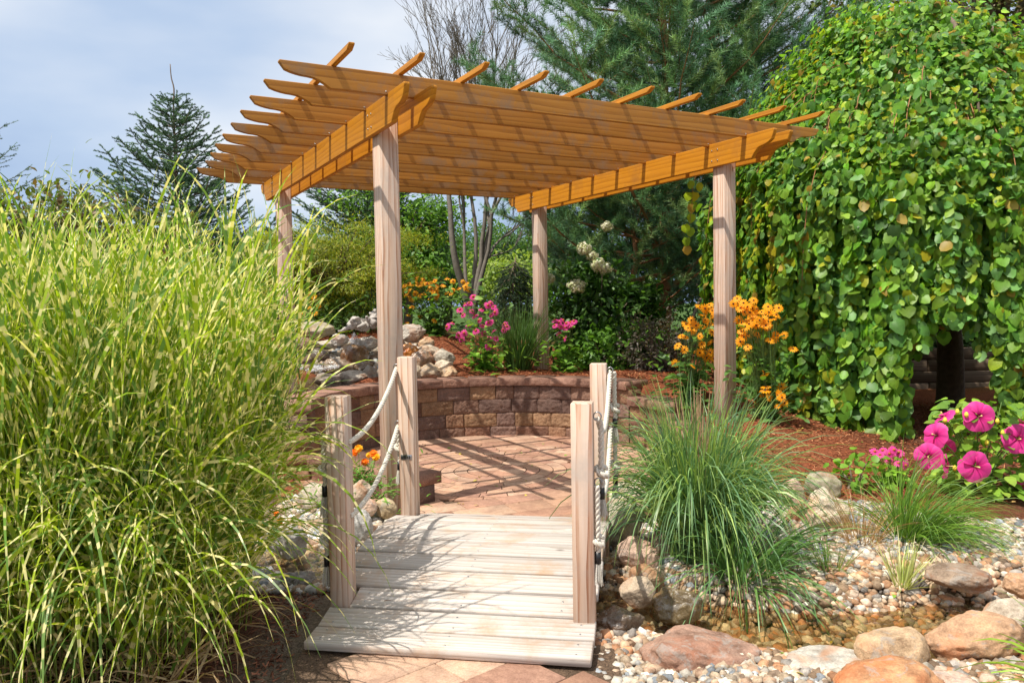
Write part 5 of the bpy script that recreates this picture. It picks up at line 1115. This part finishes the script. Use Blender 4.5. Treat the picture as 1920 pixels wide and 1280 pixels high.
for s in range(ns):
    th = rs.uniform(0, 2*math.pi); 
    if s > 330 and not (math.pi*.93 < th < math.pi*1.78): th = rs.uniform(math.pi*.93, math.pi*1.78)
    lobes = 1+.035*math.sin(th*5+1)+.02*math.sin(th*11); f = rs.uniform(0, 1); R_ = (2.36*(f**.42))*lobes
    r_hang = R_*rs.uniform(.93, 1.02); r_hang -= abs(rs.normal(0, .13)); zt = float(top_z(r_hang/lobes, th))+rs.normal(0, .12); ze = low_end(th, r_hang)
    if r_hang < 1.75: ze = max(ze, zt-rs.uniform(.35, 1.3))
    if zt-ze < .2: continue
    x0, y0 = kx+r_hang*math.cos(th), ky+r_hang*math.sin(th); L_ = zt-ze; nn = int(L_/.045); ph = rs.uniform(0, 6.28); zz = zt-np.arange(nn)*.045*rs.uniform(.95, 1.05)
    bul = .07*np.sin(np.linspace(0, 3, nn)+ph)+.10*(zt-zz)/2.2; xx = x0+math.cos(th)*bul; yy = y0+math.sin(th)*bul
    P = np.stack([xx, yy, zz], 1); P[:, :2] += np.cumsum(rs.normal(0, .006, (nn, 2)), 0)
    if s % 5 == 0: start = np.array([kx+r_hang*.55*math.cos(th), ky+r_hang*.55*math.sin(th), float(top_z(r_hang*.55, th))-.15]); tube(mw, spline([start, (start+P[0])/2+[0, 0, .0], P[0], P[nn//2], P[-1]], 12), np.linspace(.007, .0018, 12), 4, cap=False)
    out_ = np.array([math.cos(th), math.sin(th), .0]); tang = np.array([-math.sin(th), math.cos(th), 0])
    yel = 1 if rs.uniform() < .13 else 0
    pxx = 960+x0/y0*FPX
    if pxx < 1480 and zt > 1.2 and rs.uniform() < .45: yel = 1
    for sgn in (-1, 1):
        k_ = rs.uniform(size=nn) < .86; q = P[k_]; m_ = len(q)
        if not m_: continue
        o = tang*sgn*rs.uniform(.1, .6, (m_, 1))+out_*rs.uniform(-.1, .5, (m_, 1)); pos.append(q+o*.03); tip.append(o*.9+np.array([0, 0, -1.])*rs.uniform(.5, 1.3, (m_, 1))+rs.normal(0, .2, (m_, 3)))
        nor.append(out_+np.array([-.25, -.1, .85])+rs.normal(0, .45, (m_, 3))); siz.append(np.clip(rs.normal(.074, .022, m_), .03, .115)*(.8 if yel else 1.)*(.75+.35*min(1, L_/1.5))); cid.append(np.where(rs.uniform(size=m_) < (.7 if yel else .07), 1, 0))
# top cover: leaves lying over the dome
n = 15000; th = rs.uniform(math.pi*.7, math.pi*2.0, n); r = 2.25*np.sqrt(rs.uniform(0, 1, n)); z = top_z(r, th)+rs.normal(.02, .14, n)+.12*np.sin(th*9)*np.sin(r*5)
pos.append(np.stack([kx+r*np.cos(th), ky+r*np.sin(th), z], 1)); o = np.stack([np.cos(th), np.sin(th), np.full(n, -.9)], 1); tip.append(o+rs.normal(0, .4, (n, 3))); nor.append(np.stack([np.cos(th)*.7, np.sin(th)*.7, np.ones(n)], 1)+rs.normal(0, .35, (n, 3))); siz.append(rs.uniform(.035, .08, n)); cid.append((rs.uniform(size=n) < .12).astype(int))
# one strand dangling before the pergola post
for (px, py) in ((1297, 338), (1312, 345), (1293, 358), (1303, 360), (1290, 382), (1303, 380), (1297, 402), (1284, 420), (1293, 430), (1290, 446), (1287, 462)): pos.append(Yp(px, py, 7.6)[None]+rs.normal(0, .01, (1, 3))); tip.append(np.array([[rs.normal(0, .3), -.1, -1.]])); nor.append(np.array([[-.3, -1, .4]])+rs.normal(0, .3, (1, 3))); siz.append(np.array([.085])); cid.append(np.array([1]))
tube(mw, spline([np.array([2.9, 8.2, 3.3]), Yp(1330, 318, 7.6), Yp(1303, 335, 7.6), Yp(1297, 385, 7.6), Yp(1288, 470, 7.6)], 14), np.linspace(.006, .0015, 14), 4, cap=False)
pos = np.concatenate(pos); tip = np.concatenate(tip); nor = np.concatenate(nor); siz = np.concatenate(siz); cid = np.concatenate(cid)
X, Yx, Z = axes_from(tip, nor); n = len(pos); cg = pal([(.20, .40, .05), (.25, .45, .065), (.14, .31, .065), (.32, .50, .055), (.18, .37, .10), (.27, .43, .055)], n, .18); cy = pal([(.44, .54, .03), (.50, .52, .035), (.36, .50, .04), (.48, .34, .06), (.55, .50, .04)], n, .1)
lc = np.where(cid[:, None] == 1, cy, cg); pick = rs.integers(0, 3, n)
for w_, tm in enumerate((ROUND, leaf_t(.46, .4, .24, .3, .1), leaf_t(.4, .38, -.12, -.1, .05))): q = pick == w_; scatter(ml, *tm, pos[q], X[q], Yx[q], Z[q], siz[q]*1.08, lc[q]); ml.build('leaves', M['leaf'], kt)
for q in range(16):
    th = math.pi+q/16*math.pi*1.1; r = rs.uniform(1.2, 2.1); e = np.array([kx+r*math.cos(th), ky+r*math.sin(th), float(top_z(r, th))-.06]); s0 = np.array([kx-.08, ky, kz+rs.uniform(2.4, 4.)]); tube(mt, spline([s0, (s0+e)/2+[0, 0, .45], e, e+[.1*math.cos(th), .1*math.sin(th), -.5]], 14), np.linspace(.035, .006, 14), 6, cap=False)
mt.build('trunk', M['bark'], kt, smooth=True); mw.build('twigs', M['pinebark'], kt)
print('SCENE BUILT', sum(len(o.data.polygons) for o in bpy.data.objects if o.type == 'MESH'))
